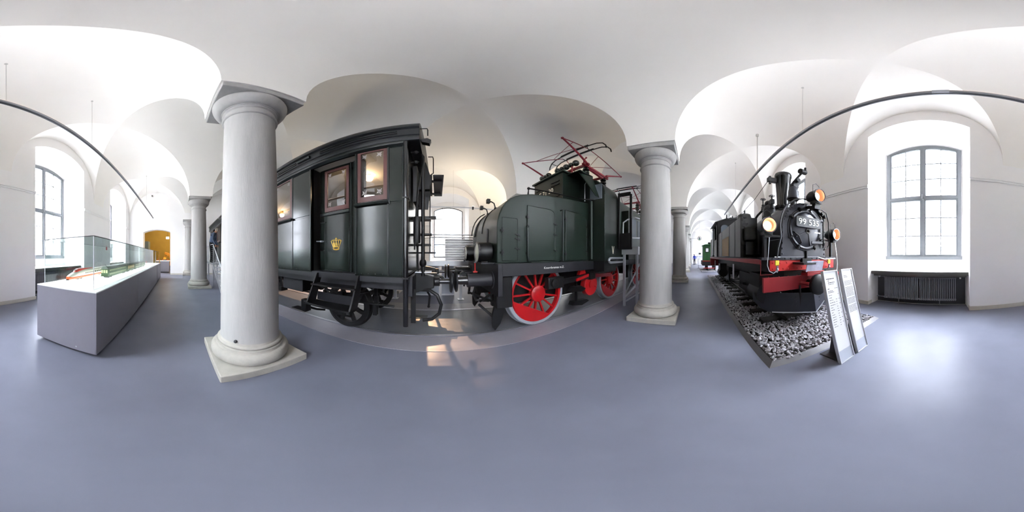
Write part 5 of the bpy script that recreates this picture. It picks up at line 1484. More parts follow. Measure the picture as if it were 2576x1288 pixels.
# ================================================================== RADIATORS
def radiator(xc, label):
    r = thing('radiator', label, 'radiator', (xc, -4.6, 0), 0, 'radiators under the windows')
    yb = -4.745
    MB().box(xc - 1.34, xc + 1.34, yb, yb + .015, .02, .96).build('backing_panel', 'graphite', r)
    fm = MB()
    for y in (-4.66, -4.60, -4.54): fm.cyl((0, y + 4.6, .2), (0, y + 4.6, .83), .014, n=8)
    fm.cyl((0, -.085, .83), (0, .085, .83), .02, n=8).cyl((0, -.085, .2), (0, .085, .2), .02, n=8)
    me = fm.mesh('fin'); me.materials.append(MATS['radiator'])
    for k in range(40):
        x = -1.04 + .052 * k + (.03 if k >= 20 else 0)
        o = bpy.data.objects.new('fin', me); COL.objects.link(o); o.parent = r; o.location = (x, 0, 0)
    MB().cyl((xc - 1.07, -4.6, .83), (xc + 1.08, -4.6, .83), .022, n=10).build('header_pipe', 'radiator', r)
    MB().cyl((xc - 1.07, -4.6, .2), (xc + 1.08, -4.6, .2), .022, n=10).build('header_pipe', 'radiator', r)
    MB().tube([(xc + 1.08, -4.6, .83), (xc + 1.25, -4.6, .83), (xc + 1.25, -4.68, .83)], .014).build('feed_pipe', 'radiator', r)
    MB().tube([(xc + 1.08, -4.6, .2), (xc + 1.3, -4.6, .2), (xc + 1.3, -4.7, .2)], .014).build('feed_pipe', 'radiator', r)
    for x in (xc + 1.2, xc - 1.18):
        MB().cyl((x, -4.6, .84), (x, -4.52, .84), .026, n=14).build('valve_knob', 'white_paint', r)
    for x in (xc - .6, xc + .6):
        MB().box(x - .01, x + .01, -4.62, -4.58, 0, .2).build('foot', 'radiator', r)
    return r
radiator(XC, 'dark ribbed radiator under the large window beside the information panels')
radiator(XC - BAY, 'dark ribbed radiator under the window behind the glass display case')
tag(MB().box(-8.58, -8.42, -4.2, -4.185, 1.8, 2.06).build('fire_sign', 'sign_red', None, bevel=.003), 'small red sign on the white pier behind the display case', 'sign')
tag(MB().box(2.235, 2.25, -4.42, -4.34, .44, .52).build('wall_socket', 'white_paint', None, bevel=.003), 'white wall socket on the niche side by the radiator', 'socket')

# ================================================================== LIGHT RAILS
lr = thing('light_rail', 'long grey light rail hung on wires under the window-side vaults', 'light rail', (.1, -1.88, 4.42))
pts = [(-12.3, -2.14, 4.42), (.1, -1.88, 4.42), (11.2, -2.18, 4.42)]
for a, b in zip(pts[:-1], pts[1:]):
    s_ = MB().bar(a, b, .065, .075).build('rail_profile', 'rail_grey', lr, bevel=.006)
    MB().bar((a[0], a[1], a[2] - .04), (b[0], b[1], b[2] - .04), .03, .012).build('rail_slot', 'graphite', s_)
    MB().bar((a[0], a[1], a[2] + .04), (b[0], b[1], b[2] + .04), .05, .012).build('uplight_strip', 'warm_strip', s_)
MB().bar((.0, -1.88, 4.42), (.2, -1.88, 4.42), .072, .082).build('rail_joint', 'silver', lr)
def ry(x): return -1.88 + (-.26 * (x - .1) / -12.4 if x < .1 else -.30 * (x - .1) / 11.1)
for x in (-9.6, -3.2, -1.03, 2.45, 7.9):
    MB().cyl((x, ry(x), 4.45), (x, ry(x), 6.7), .005, n=6).cyl((x, ry(x), 6.68), (x, ry(x), 6.72), .03, .02, n=10).build('suspension_wire', 'wire', lr)
MB().cyl((4.85, ry(4.85), 4.45), (4.85, ry(4.85), 6.3), .018, n=8).cyl((4.85, ry(4.85), 6.2), (4.85, ry(4.85), 6.3), .05, n=12).build('cable_conduit', 'wire', lr)
lr2 = thing('light_rail', 'straight pale light rail crossing the far window behind the locomotive nose', 'light rail', (1, 9.0, 4.25))
MB().box(-6, 8, 8.97, 9.03, 4.22, 4.29).build('rail_profile', 'silver_light', lr2, bevel=.005)
for x in (-4.8, .9, 6.5):
    MB().cyl((x, 9.0, 4.28), (x, 9.0, 6.7), .005, n=6).build('suspension_wire', 'wire', lr2)
def spot_lamp(pos, target, label, energy, size, parent_rail=True, colr=(1, .62, .36)):
    t = thing('spotlight', label, 'spotlight', pos, 0, 'warm spotlights on the far rail')
    p = Vector(pos); d = (Vector(target) - p).normalized()
    MB().cyl(p - d * .02, p - d * .2, .06, .05, n=18).build('lamp_can', 'black', t)
    MB().cyl(p - d * .012, p - d * .016, .052, n=18).build('lamp_face', 'warm_lamp', t)
    MB().cyl(p - d * .1, (p.x, p.y, 4.24), .012, n=8).build('lamp_yoke', 'black', t)
    L = bpy.data.lights.new('spot_light', 'SPOT'); L.energy = energy; L.color = colr; L.spot_size = radians(size); L.spot_blend = .5; L.shadow_soft_size = .03
    o = bpy.data.objects.new('spot_light', L); COL.objects.link(o); o.parent = t
    o.rotation_euler = d.to_track_quat('-Z', 'Y').to_euler()
    return t
spot_lamp((-.75, 9.0, 4.1), (.05, 2.7, 0), 'glaring warm spotlight beyond the carriage end ladder', 800, 12)
spot_lamp((-3.6, 9.0, 4.1), (-4.4, 4.3, 0), 'warm spotlight hidden behind the carriage roof', 1100, 38)
for sx, lab in ((4.6, 'warm uplighter on the far rail above the electric locomotive hood'), (2.0, 'warm uplighter on the far rail in the gap before the locomotive nose'), (-4.6, 'warm uplighter on the far rail behind the carriage middle'), (7.4, 'warm uplighter on the far rail behind the locomotive cab')):
    spot_lamp((sx, 9.0, 4.36), (sx, 8.9, 6.6), lab, 34 if 0 < sx < 5 else 110, 170, colr=(1, .84, .62))

# ================================================================== DISPLAY CASES
ca_ = radians(2.4)
def display_case(orig, x0, x1, label, seams):
    c = thing('display_case', label, 'display case', (orig[0], orig[1], 0), pi + ca_, 'long glass display cases')
    MB().box(x0 + .07, x1 - .07, .07, 1.0, 0, .07).build('plinth', 'graphite', c, local=True)
    xs = [x0] + seams + [x1]
    for a, b in zip(xs[:-1], xs[1:]):
        for (ya, yb) in ((0, .02), (1.05, 1.07)):
            MB().box(a + .002, b - .002, ya, yb, .06, .985).build('side_panel', 'case_side', c, local=True, bevel=.002)
    MB().box(x0 + .001, x0 + .02, .02, 1.05, .06, .985).build('end_panel', 'case_side', c, local=True)
    MB().box(x1 - .02, x1 - .001, .02, 1.05, .06, .985).build('end_panel', 'case_side', c, local=True)
    MB().box(x0, x1, 0, 1.07, .985, 1.0).build('case_top', 'case_top', c, local=True, bevel=.002)
    MB().box(x0 + .12, x1 - .12, .12, .96, 1.0, 1.006).build('lit_bed', 'case_bed', c, local=True)
    g = .1; zt = 1.72
    gx0, gx1, gy0, gy1 = x0 + g, x1 - g, .09, .99
    MB().box(gx0, gx1, gy0, gy0 + .008, 1.0, zt).build('glass_pane', 'case_glass', c, local=True, smooth=0)
    MB().box(gx0, gx1, gy1 - .008, gy1, 1.0, zt).build('glass_pane', 'case_glass', c, local=True, smooth=0)
    MB().box(gx0, gx0 + .008, gy0 + .008, gy1 - .008, 1.0, zt).build('glass_pane', 'case_glass', c, local=True, smooth=0)
    MB().box(gx1 - .008, gx1, gy0 + .008, gy1 - .008, 1.0, zt).build('glass_pane', 'case_glass', c, local=True, smooth=0)
    MB().box(gx0, gx1, gy0, gy1, zt, zt + .008).build('glass_lid', 'case_glass', c, local=True, smooth=0)
    for (a, b) in ((gx0, gy0), (gx0, gy1), (gx1, gy0), (gx1, gy1)):
        MB().box(a - .004, a + .004, b - .004, b + .004, 1.0, zt).build('glass_seam', 'silver_light', c, local=True)
    e = .004
    for (a, b, p, q) in ((gx0, gx1, gy0 - e, gy0 + e), (gx0, gx1, gy1 - e, gy1 + e), (gx0 - e, gx0 + e, gy0, gy1), (gx1 - e, gx1 + e, gy0, gy1)):
        MB().box(a, b, p, q, zt, zt + .012).build('lid_edge', 'graphite', c, local=True)
    if x0 == 0: MB().cyl((x0 - .004, .3, .12), (x0 + .002, .3, .12), .012, n=12).build('lock', 'silver', c, local=True)
    return c
CO = (-1.74, -1.0)
display_case(CO, 0, 6.85, 'long grey display case with model trains, nearest to the viewer', [2.3, 4.6])
display_case(CO, 6.97, 9.0, 'short grey display case at the far end near the arched doorway', [])
def loc_case(x, y): # local case coords -> world
    return (CO[0] - cos(ca_) * x + sin(ca_) * y, CO[1] - sin(ca_) * x - cos(ca_) * y)
def sect(x, w, z0, zr, sh, yc=0):
    """rounded train cross-section at x: half width w, floor z0, roof zr, shoulder sh"""
    pts = [(-w * .86, z0), (-w, z0 + .02), (-w, sh), (-w * .93, sh + (zr - sh) * .45), (-w * .7, sh + (zr - sh) * .8), (-w * .35, zr - .002), (0, zr)]
    pts += [(-a, b) for a, b in pts[-2::-1]]
    return [(x, yc + a, b) for a, b in pts]
def loft(secs):
    n = len(secs[0]); m = MB(); vs = [p for s in secs for p in s]; fs = []
    for k in range(len(secs) - 1):
        for i in range(n):
            j = (i + 1) % n
            fs.append((k * n + i, k * n + j, (k + 1) * n + j, (k + 1) * n + i))
    fs += [tuple(range(n))[::-1], tuple(range((len(secs) - 1) * n, len(secs) * n))]
    return m.add(vs, fs)
def bogie(par, x, w):
    m = MB().box(x - .1, x + .1, -w, w, .012, .03)
    for q in (-.06, .06): m.cyl((x + q, -w, .02), (x + q, w, .02), .019, n=12)
    m.build('bogie', 'graphite', par, local=True)
ZB0 = 1.0065
# cream and red streamlined railcar set
px_, py_ = loc_case(.55, .86)
cars = [(0, 1.45, True), (1.49, 2.85, False), (2.89, 4.2, False)]
for k, (a, b, head) in enumerate(cars):
    t = thing('model_train_car', ['cream and red streamlined model railcar with a long nose in the display case', 'cream model intermediate car coupled behind the streamlined railcar', 'last cream model car at the back of the display case'][k], 'model train', (*loc_case(.55 + a, .86), ZB0), pi + ca_, 'cream and red model train')
    L = b - a; w = .075; zr = .19; sh = .135
    if head:
        S = [sect(0, .035, .03, .075, .055), sect(.03, .055, .028, .092, .065), sect(.1, .068, .026, .118, .08), sect(.2, .073, .025, .148, .1), sect(.3, .075, .025, .172, .12), sect(.4, w, .025, .185, .13), sect(.55, w, .025, zr, sh), sect(L, w, .025, zr, sh)]
    else: S = [sect(0, w * .95, .025, zr, sh), sect(.03, w, .025, zr, sh), sect(L - .03, w, .025, zr, sh), sect(L, w * .95, .025, zr, sh)]
    loft(S).build('car_body', 'train_cream', t, local=True, smooth=50)
    if head:
        S2 = [[(x, y * 1.012, z) for x, y, z in sect(x, ww, .026, .08, .066)] for x, ww in ((-.004, .037), (.03, .0565), (.1, .069), (.2, .0738), (.3, .0755), (L, .0758))]
        loft(S2).build('colour_band', 'train_orange', t, local=True, smooth=50)
        loft([sect(.19, .03, .13, .15, .145), sect(.25, .05, .14, .19, .17), sect(.33, .055, .15, .21, .19), sect(.45, .05, .16, .21, .195), sect(.9, .025, .17, .197, .19)]).build('cockpit', 'train_red', t, local=True, smooth=50)
        MB().prism([(-.035, .168), (.035, .168), (.03, .192), (-.03, .192)], 'x', .238, .262).build('cockpit_window', 'train_window', t, local=True)
        MB().box(-.03, .03, -.02, .02, .012, .03).build('coupler', 'graphite', t, local=True)
    else: MB().box(.01, L - .01, -w - .0015, w + .0015, .03, .07).build('colour_band', 'train_orange', t, local=True)
    wx = .5 if head else .1
    while wx < L - .12:
        for s in (-1, 1): MB().box(wx, wx + (.022 if head and wx < .8 else .06), s * (w - .002), s * (w + .0015), .1, .128).build('car_window', 'train_window', t, local=True)
        wx += .06 if head and wx < .8 else .09
    bogie(t, .32 if head else .2, .05); bogie(t, L - .2, .05)
# green double-deck articulated set
gc = [(0, 1.32, 'g'), (1.36, 2.2, 'o'), (2.24, 3.2, 'g'), (3.24, 4.1, 'g')]
for k, (a, b, kind) in enumerate(gc):
    lab = ['green double-deck model driving car at the front of the case', 'ochre and green model dining car coupled in the green train', 'green double-deck model coach behind the ochre car', 'last green double-deck model coach in the display case'][k]
    t = thing('model_train_car', lab, 'model train', (*loc_case(1.2 + a, .44), ZB0), pi + ca_, 'green model train')
    L = b - a; w = .078
    MB().box(0, L, -w, w, .04, .19).build('car_body', 'train_green', t, local=True, bevel=.008)
    if kind == 'o': MB().box(.06, L - .06, -w - .002, w + .002, .09, .18).build('colour_band', 'train_ochre', t, local=True)
    loft([[(x, y * q, z) for x, y, z in [(x, -w * 1.02, .188), (x, -w * .95, .215), (x, -w * .5, .24), (x, 0, .245), (x, w * .5, .24), (x, w * .95, .215), (x, w * 1.02, .188)]] for x, q in ((0, .92), (.05, 1), (L - .05, 1), (L, .92))]).build('car_roof', 'train_green_roof', t, local=True, smooth=45)
    rows = ((.07, .1), (.145, .175)) if kind == 'g' else ((.115, .155),)
    for (z0, z1) in rows:
        wx = .1
        while wx < L - .1:
            for s in (-1, 1): MB().box(wx, wx + .032, s * (w - .001), s * (w + .003), z0, z1).build('car_window', 'train_window_pale', t, local=True)
            wx += .075
    if k == 0:
        for y in (-.05, 0, .05): MB().box(-.003, .002, y - .018, y + .018, .11, .17).build('front_window', 'train_window_pale', t, local=True)
        MB().box(-.012, .0, -.075, .075, .04, .055).build('front_bumper', 'train_green', t, local=True)
        MB().tube([(.1, 0, .24), (.03, 0, .285)], .003, 6).build('roof_whip', 'graphite', t, local=True)
    MB().tube([(L - .1, 0, .245), (L - .2, 0, .275), (L - .28, 0, .25)], .004, 6).build('roof_pipe', 'train_green', t, local=True)
    MB().box(.3, L - .3, -w * .8, w * .8, .02, .045).build('underframe', 'train_green', t, local=True)
    bogie(t, .18, .055); bogie(t, L - .18, .055)
t = thing('model_signal', 'small red model beside the end of the display case', 'model', (*loc_case(6.4, .5), ZB0), 0)
MB().box(-.04, .04, -.03, .03, 0, .02).build('base', 'train_red', t, local=True)
MB().cyl((0, 0, .02), (0, 0, .16), .012, n=8).sphere((0, 0, .17), .025, 10, 6).build('mast', 'train_red', t, local=True)

# ================================================================== ROOM BEYOND THE DOORWAY
rw = MB()
rw.box(-19.6, -19.5, -5.4, 1.2, 0, 5.2).box(-19.6, XW - .6, -5.5, -5.4, 0, 5.2).box(-19.6, XW - .6, 1.1, 1.2, 0, 5.2).box(-19.6, XW - .6, -5.5, 1.2, 5.1, 5.2)
struct(rw.build('wall_back', 'ochre_wall', smooth=0), 'ochre walls of the room beyond the doorway')
L = bpy.data.lights.new('annex_lamp', 'POINT'); L.energy = 85; L.color = (1, .92, .72); L.shadow_soft_size = .2
o = bpy.data.objects.new('annex_lamp', L); COL.objects.link(o); o.location = (-15.8, -1.2, 4.6)
t = thing('exit_sign', 'white glowing exit sign hanging in the ochre room', 'sign', (-15.2, -1.3, 3.15))
MB().box(-15.24, -15.2, -1.42, -1.14, 3.06, 3.26).build('sign_box', 'exit_white', t, bevel=.004)
MB().cyl((-15.22, -1.28, 3.26), (-15.22, -1.28, 5.1), .008, n=6).build('hanger', 'graphite', t)
t = thing('switch_cabinet', 'tall grey-green cabinet standing left inside the doorway', 'cabinet', (-14.0, -3.0, 0))
MB().box(-14.4, -13.6, -3.35, -2.78, .05, 2.72).build('cabinet_body', 'train_green_roof', t, bevel=.01)
MB().box(-13.6, -13.585, -3.3, -2.83, .1, 2.66).build('cabinet_door', 'train_green_roof', t, bevel=.004)
MB().box(-13.585, -13.56, -2.9, -2.87, 1.2, 1.4).build('handle', 'graphite', t)
t = thing('pedestal_case', 'white pedestal case with bright top in the ochre doorway', 'display case', (-14.4, -1.45, 0))
MB().box(-14.75, -14.15, -1.85, -1.05, .08, 1.02).build('case_body', 'case_side', t, bevel=.006)
MB().box(-14.7, -14.2, -1.8, -1.1, 0, .08).build('plinth', 'graphite', t)
MB().box(-14.77, -14.13, -1.87, -1.03, 1.02, 1.05).build('lit_bed', 'case_bed', t)
t = thing('model_crane', 'yellow model crane on the white pedestal in the doorway', 'model', (-14.45, -1.45, 1.05))
MB().box(-14.6, -14.3, -1.6, -1.3, 1.05, 1.14).build('tracks', 'graphite', t, bevel=.01)
MB().box(-14.55, -14.35, -1.58, -1.34, 1.14, 1.36).box(-14.52, -14.4, -1.5, -1.42, 1.36, 1.5).build('house', 'machine_yellow', t, bevel=.01)
MB().bar((-14.45, -1.4, 1.3), (-14.45, -1.1, 1.62), .05, .05).build('boom', 'machine_yellow', t)
for k, (y, z, m_) in enumerate(((-1.75, 1.05, 'train_green'), (-1.2, 1.05, 'train_red'), (-1.68, 1.05, 'train_red'))):
    q = thing('model_wagon', ['small green model wagon left on the pedestal', 'small red model wagon right on the pedestal', 'small red model wagon beside the green one'][k], 'model', (-14.3 - .12 * k, y, z))
    MB().box(-14.42 - .1 * k, -14.22 - .1 * k, y - .035, y + .035, z + .015, z + .1).build('wagon_body', m_, q, bevel=.005)
    MB().cyl((-14.37 - .1 * k, y - .04, z + .018), (-14.37 - .1 * k, y + .04, z + .018), .018, n=10).cyl((-14.27 - .1 * k, y - .04, z + .018), (-14.27 - .1 * k, y + .04, z + .018), .018, n=10).build('wheels', 'graphite', q)
t = thing('yellow_machine', 'orange-yellow machine arm behind the white pedestal', 'machine', (-16.5, -1.3, 0))
MB().box(-17.0, -16.2, -1.6, -.9, 0, .5).build('machine_base', 'graphite', t, bevel=.03)
MB().bar((-16.6, -1.7, 1.75), (-16.6, -1.25, 1.62), .25, .28).bar((-16.6, -1.3, 1.66), (-16.6, -.95, .9), .22, .22).box(-16.8, -16.4, -1.3, -.95, .5, 1.0).build('machine_arm', 'machine_yellow', t, bevel=.03)
tag(MB().cyl((XW, -2.27, 6.42), (XW + .06, -2.27, 6.42), .05, n=14).sphere((XW + .07, -2.27, 6.41), .04, 10, 6).build('wall_sensor', 'graphite', None), 'small dark sensor high on the white end wall above the doorway', 'sensor')

# ================================================================== STEEL STAIRS AND PLATFORMS
# stair beside the carriage, left
t = thing('steel_stair', 'silver steel stair with wire railing climbing to the carriage, by the left column', 'stair', (-7.3, 1.72, 0))
Y0, Y1 = 1.44, 1.99
MB().box(-9.6, -7.3, Y0, Y1, 1.06, 1.12).build('landing', 'silver', t, bevel=.004)
for k in range(6):
    x = -7.3 + .27 * k; z = 1.12 - .16 * (k + 1)
    MB().box(x, x + .3, Y0 + .02, Y1 - .02, z - .03, z).build('tread', 'silver', t, bevel=.003)
for y in (Y0, Y1 - .02):
    MB().prism([(-7.35, 1.1), (-7.3, 1.1), (-5.6, .08), (-5.6, -.0), (-5.75, 0), (-7.35, .92)], 'y', y, y + .02).build('stringer', 'silver', t)
for x in (-9.5, -8.6, -7.4):
    for y in (Y0 + .03, Y1 - .05): MB().box(x - .025, x + .025, y - .02, y + .02, 0, 1.06).build('post', 'silver', t)
top = [(-9.6, Y0, 2.02), (-8.6, Y0, 2.02), (-7.26, Y0, 2.0), (-6.07, Y0, 1.24), (-5.45, Y0, .86)]
MB().tube(top, .022, 8).build('handrail', 'silver_light', t)
for (x, z0, z1) in ((-8.66, .0, 2.0), (-7.26, 1.1, 2.0), (-6.5, .55, 1.5), (-5.55, .0, .9)):
    MB().box(x - .02, x + .02, Y0 - .01, Y0 + .015, z0, z1).build('rail_post', 'silver', t)
for k in range(8):
    f = (k + 1) / 9
    MB().tube([(-9.6, Y0, 1.12 + .9 * f), (-7.26, Y0, 1.12 + .88 * f), (-5.55, Y0, .05 + .85 * f)], .004, 5).build('wire', 'silver_light', t)
# platform beside the locomotive cab, right
t = thing('steel_platform', 'silver steel viewing platform with looped rail, behind the right-hand column', 'platform', (5.4, 1.7, 0))
MB().box(4.2, 6.7, 1.5, 1.96, 1.52, 1.58).build('deck', 'silver', t)
MB().box(4.19, 4.21, 1.49, 1.97, 1.5, 1.72).build('kick_plate', 'silver_light', t)
MB().box(4.2, 6.7, 1.48, 1.5, 1.5, 1.72).build('kick_plate', 'silver_light', t)
for x in (4.22, 6.6):
    for y in (1.52, 1.9): MB().box(x - .03, x + .03, y - .03, y + .03, 0, 1.52).build('leg', 'silver', t)
MB().bar((4.25, 1.9, .35), (5.6, 1.9, 1.2), .03, .05).build('brace', 'silver', t)
MB().bar((4.25, 1.9, .28), (6.6, 1.9, .75), .03, .08).build('brace', 'silver', t)
MB().bar((4.22, 1.9, .12), (6.6, 1.9, .12), .03, .04).build('brace', 'silver', t)
lp = [(6.6, 1.49, 2.62), (4.5, 1.52, 2.55), (4.3, 1.6, 2.55), (4.22, 1.8, 2.5), (4.2, 1.92, 2.42), (4.2, 1.93, 2.2), (4.2, 1.93, 2.05), (4.22, 1.8, 1.98), (4.3, 1.6, 1.97), (4.5, 1.52, 1.98), (6.6, 1.49, 2.05)]
MB().tube(lp, .022, 10).build('loop_rail', 'silver_light', t)
MB().cyl((4.27, 1.73, 1.5), (4.27, 1.73, 2.52), .022, n=10).build('rail_post', 'silver_light', t)
MB().cyl((5.4, 1.5, 1.5), (5.4, 1.5, 2.58), .02, n=10).cyl((6.6, 1.5, 1.5), (6.6, 1.5, 2.6), .02, n=10).build('rail_post', 'silver_light', t)
for k in range(8):
    x = 6.7 + .26 * k; z = 1.55 - .19 * (k + 1)
    MB().box(x, x + .28, 1.5, 1.96, z - .03, z).build('tread', 'silver', t)
MB().prism([(6.65, 1.55), (8.75, 0), (8.55, 0), (6.65, 1.4)], 'y', 1.48, 1.5).build('stringer', 'graphite', t)
MB().tube([(6.6, 1.48, 2.6), (8.6, 1.48, 1.1), (8.65, 1.48, .3)], .022, 8).build('handrail', 'silver', t)
# walkway and white partitions behind the coupling gap
t = thing('steel_walkway', 'pale steel walkway with double handrail behind the buffers', 'walkway', (.6, 5.5, 0))
MB().box(-1.6, 2.8, 5.3, 5.36, 1.13, 1.30).build('edge_beam', 'silver_light', t, bevel=.006)
MB().box(-1.6, 2.8, 5.36, 6.0, 1.24, 1.28).build('deck', 'silver', t)
for z in (2.16, 2.07): MB().cyl((-1.6, 5.33, z), (2.8, 5.33, z), .018, n=10).build('handrail', 'silver', t)
for k in range(7): MB().cyl((-1.6, 5.33, 1.4 + .095 * k), (2.8, 5.33, 1.4 + .095 * k), .003, n=5).build('wire', 'silver_light', t)
for x in (-1.5, -.25, 2.4): MB().box(x - .02, x + .02, 5.31, 5.35, 1.3, 2.16).build('rail_post', 'silver_light', t)
for x in (-1.4, .77, 2.6):
    MB().box(x - .04, x + .04, 5.28, 5.36, 0, 1.13).box(x - .1, x + .1, 5.22, 5.42, 0, .015).build('leg', 'silver_light', t)
t = thing('slatted_panel', 'white panel of horizontal slats beside the loco headlamps', 'panel', (.8, 5.75, 1.28))
for k in range(9):
    MB().box(.28, 1.5, 5.74, 5.765, 1.3 + .085 * k, 1.378 + .085 * k).build('slat', 'panel_white', t, bevel=.003)
for k in range(14):
    MB().cyl((.7 + .045 * (k % 7) * 1.5, 5.735, 1.345 + .085 * (k // 2)), (.78 + .045 * (k % 7) * 1.5, 5.735, 1.345 + .085 * (k // 2)), .004, n=5).build('label_strip', 'ink', t)
MB().box(.3, .34, 5.765, 5.79, 1.28, 2.05).box(1.44, 1.48, 5.765, 5.79, 1.28, 2.05).build('panel_post', 'silver', t)
for k, (x0, x1, lab) in enumerate(((-.9, .08, 'white partition panel left behind the buffers'), (.16, .62, 'narrow white partition panel right behind the buffers'))):
    q = thing('partition_panel', lab, 'partition', ((x0 + x1) / 2, 5.95, 0))
    MB().box(x0, x1, 5.93, 5.98, .06, 1.1).build('board', 'panel_grey', q, bevel=.004)
    MB().box(x0, x1, 5.92, 5.99, 0, .06).build('base_strip', 'panel_white', q)
    MB().box(x1 - .03, x1, 5.9, 5.93, .06, 1.1).build('edge_strip', 'silver_light', q)
t = thing('ring_banner', 'pale hanging sheet with two linked rings in the far window', 'banner', (.4, 12.5, 4.8))
MB().box(-.09, .95, 12.5, 12.506, 4.85, 5.4).build('sheet', 'window_glass', t)
for x in (.42, .56): MB().tube([(x + .16 * cos(2 * pi * k / 28), 12.495, 5.08 + .16 * sin(2 * pi * k / 28)) for k in range(28)], .014, 6, closed=True).build('ring', 'graphite', t)

# ================================================================== FAR RIGHT: SMALL GREEN LOCOMOTIVE, SIGNS
t = thing('small_locomotive', 'small green shunting locomotive far behind the steam locomotive', 'locomotive', (16.3, -1.72, 0))
GY = -1.72
MB().box(15.2, 18.4, GY - .85, GY + .85, .55, 1.0).build('frame', 'black', t, bevel=.02)
MB().box(15.2, 15.25, GY - .86, GY + .86, .95, 1.02).build('red_edge', 'bright_red', t)
MB().box(15.3, 16.6, GY - .8, GY + .8, 1.0, 2.45).build('cab', 'little_green', t, bevel=.03)
MB().prism([(GY - .9, 2.45), (GY + .9, 2.45), (GY + .6, 2.56), (GY, 2.6), (GY - .6, 2.56)], 'x', 15.2, 16.75).build('cab_roof', 'little_green', t)
for y in (-.42, .42):
    MB().box(15.275, 15.3, GY + y - .2, GY + y + .2, 1.78, 2.25).build('window_frame', 'black', t)
    MB().box(15.265, 15.28, GY + y - .12, GY + y + .12, 1.86, 2.18).build('cab_window', 'panel_white', t)
MB().box(15.285, 15.3, GY - .28, GY + .35, 1.08, 1.6).build('rear_panel', 'little_green', t, bevel=.01)
MB().box(16.6, 18.3, GY - .5, GY + .5, 1.0, 1.9).build('engine_hood', 'little_green', t, bevel=.05)
MB().cyl((17.2, GY, 1.9), (17.2, GY, 2.75), .12, .12, n=16).cyl((17.2, GY, 2.75), (17.2, GY, 2.9), .2, .16, n=16).build('exhaust_stack', 'black', t)
for ax in (15.9, 17.5):
    for s in (1, -1): spoked_wheel(t, ax, .42, GY + s * .45, GY + s * .35, .3, .08, 6, 'black', 'black', 'black', rim=.04, tire=.04)
MB().cyl((15.12, GY + .0, .8), (15.2, GY, .8), .1, n=16).build('buffer', 'bright_red', t)
MB().box(15.05, 15.2, GY - .3, GY + .75, .32, .36).build('step', 'bright_red', t)
q = thing('gravel_bed', 'small gravel bed under the far green locomotive', 'ballast bed', (16.6, GY, 0))
MB().box(14.6, 18.8, GY - 1.1, GY + 1.0, 0, .10).build('bed', 'ballast', q, bevel=.03)
for s in (-.375, .375): MB().box(14.8, 18.7, GY + s - .025, GY + s + .025, .1, .125).build('rail', 'sleeper', q)
t = thing('round_sign', 'round pale sign hanging from a bar near the far end', 'sign', (23, -.88, 4.0))
MB().cyl((23, -.88, 3.96), (23.03, -.88, 3.96), .3, n=32).build('disc', 'panel_white', t)
MB().lathe([(.27, 0), (.31, 0), (.31, .04), (.27, .04), (.27, 0)], (22.99, -.88, 3.96), (1, 0, 0), 32).build('rim', 'tan_streaked', t)
MB().box(22.98, 23.0, -.98, -.78, 3.72, 3.82).build('green_mark', 'sign_green', t)
MB().box(22.985, 23.0, -.95, -.81, 3.9, 4.1).build('figure_mark', 'ink', t)
MB().cyl((23.02, .75, 3.93), (23.02, -.6, 3.93), .012, n=8).build('hanger_bar', 'graphite', t)
MB().cyl((23.02, -.88, 4.25), (23.02, -.88, 6.68), .006, n=6).build('suspension_wire', 'wire', t)
t = thing('sign_stand', 'slim leaning sign stand on the floor far down the aisle', 'sign stand', (19.5, -.62, 0))
MB().bar((19.5, -.62, 0), (19.75, -.66, 1.1), .03, .03).build('stand_leg', 'graphite', t)
MB().box(19.4, 19.7, -.8, -.45, 0, .02).build('base', 'graphite', t)
MB().bar((19.7, -.85, 1.12), (19.7, -.45, 1.12), .25, .02).build('tray', 'graphite', t)
t = thing('white_stele', 'tall white exhibition board near the far end of the aisle', 'exhibition board', (25.5, -1.2, 0))
MB().box(25.5, 25.6, -1.75, -.62, .05, 2.9).build('board', 'panel_white', t, bevel=.005)
MB().box(25.42, 25.68, -1.7, -.67, 0, .05).build('foot', 'silver', t)
MB().box(25.485, 25.5, -1.2, -.85, 1.7, 1.95).build('screen', 'graphite', t)
MB().box(25.485, 25.5, -1.6, -.8, 1.2, 1.5).build('printed_field', 'plate_white', t)
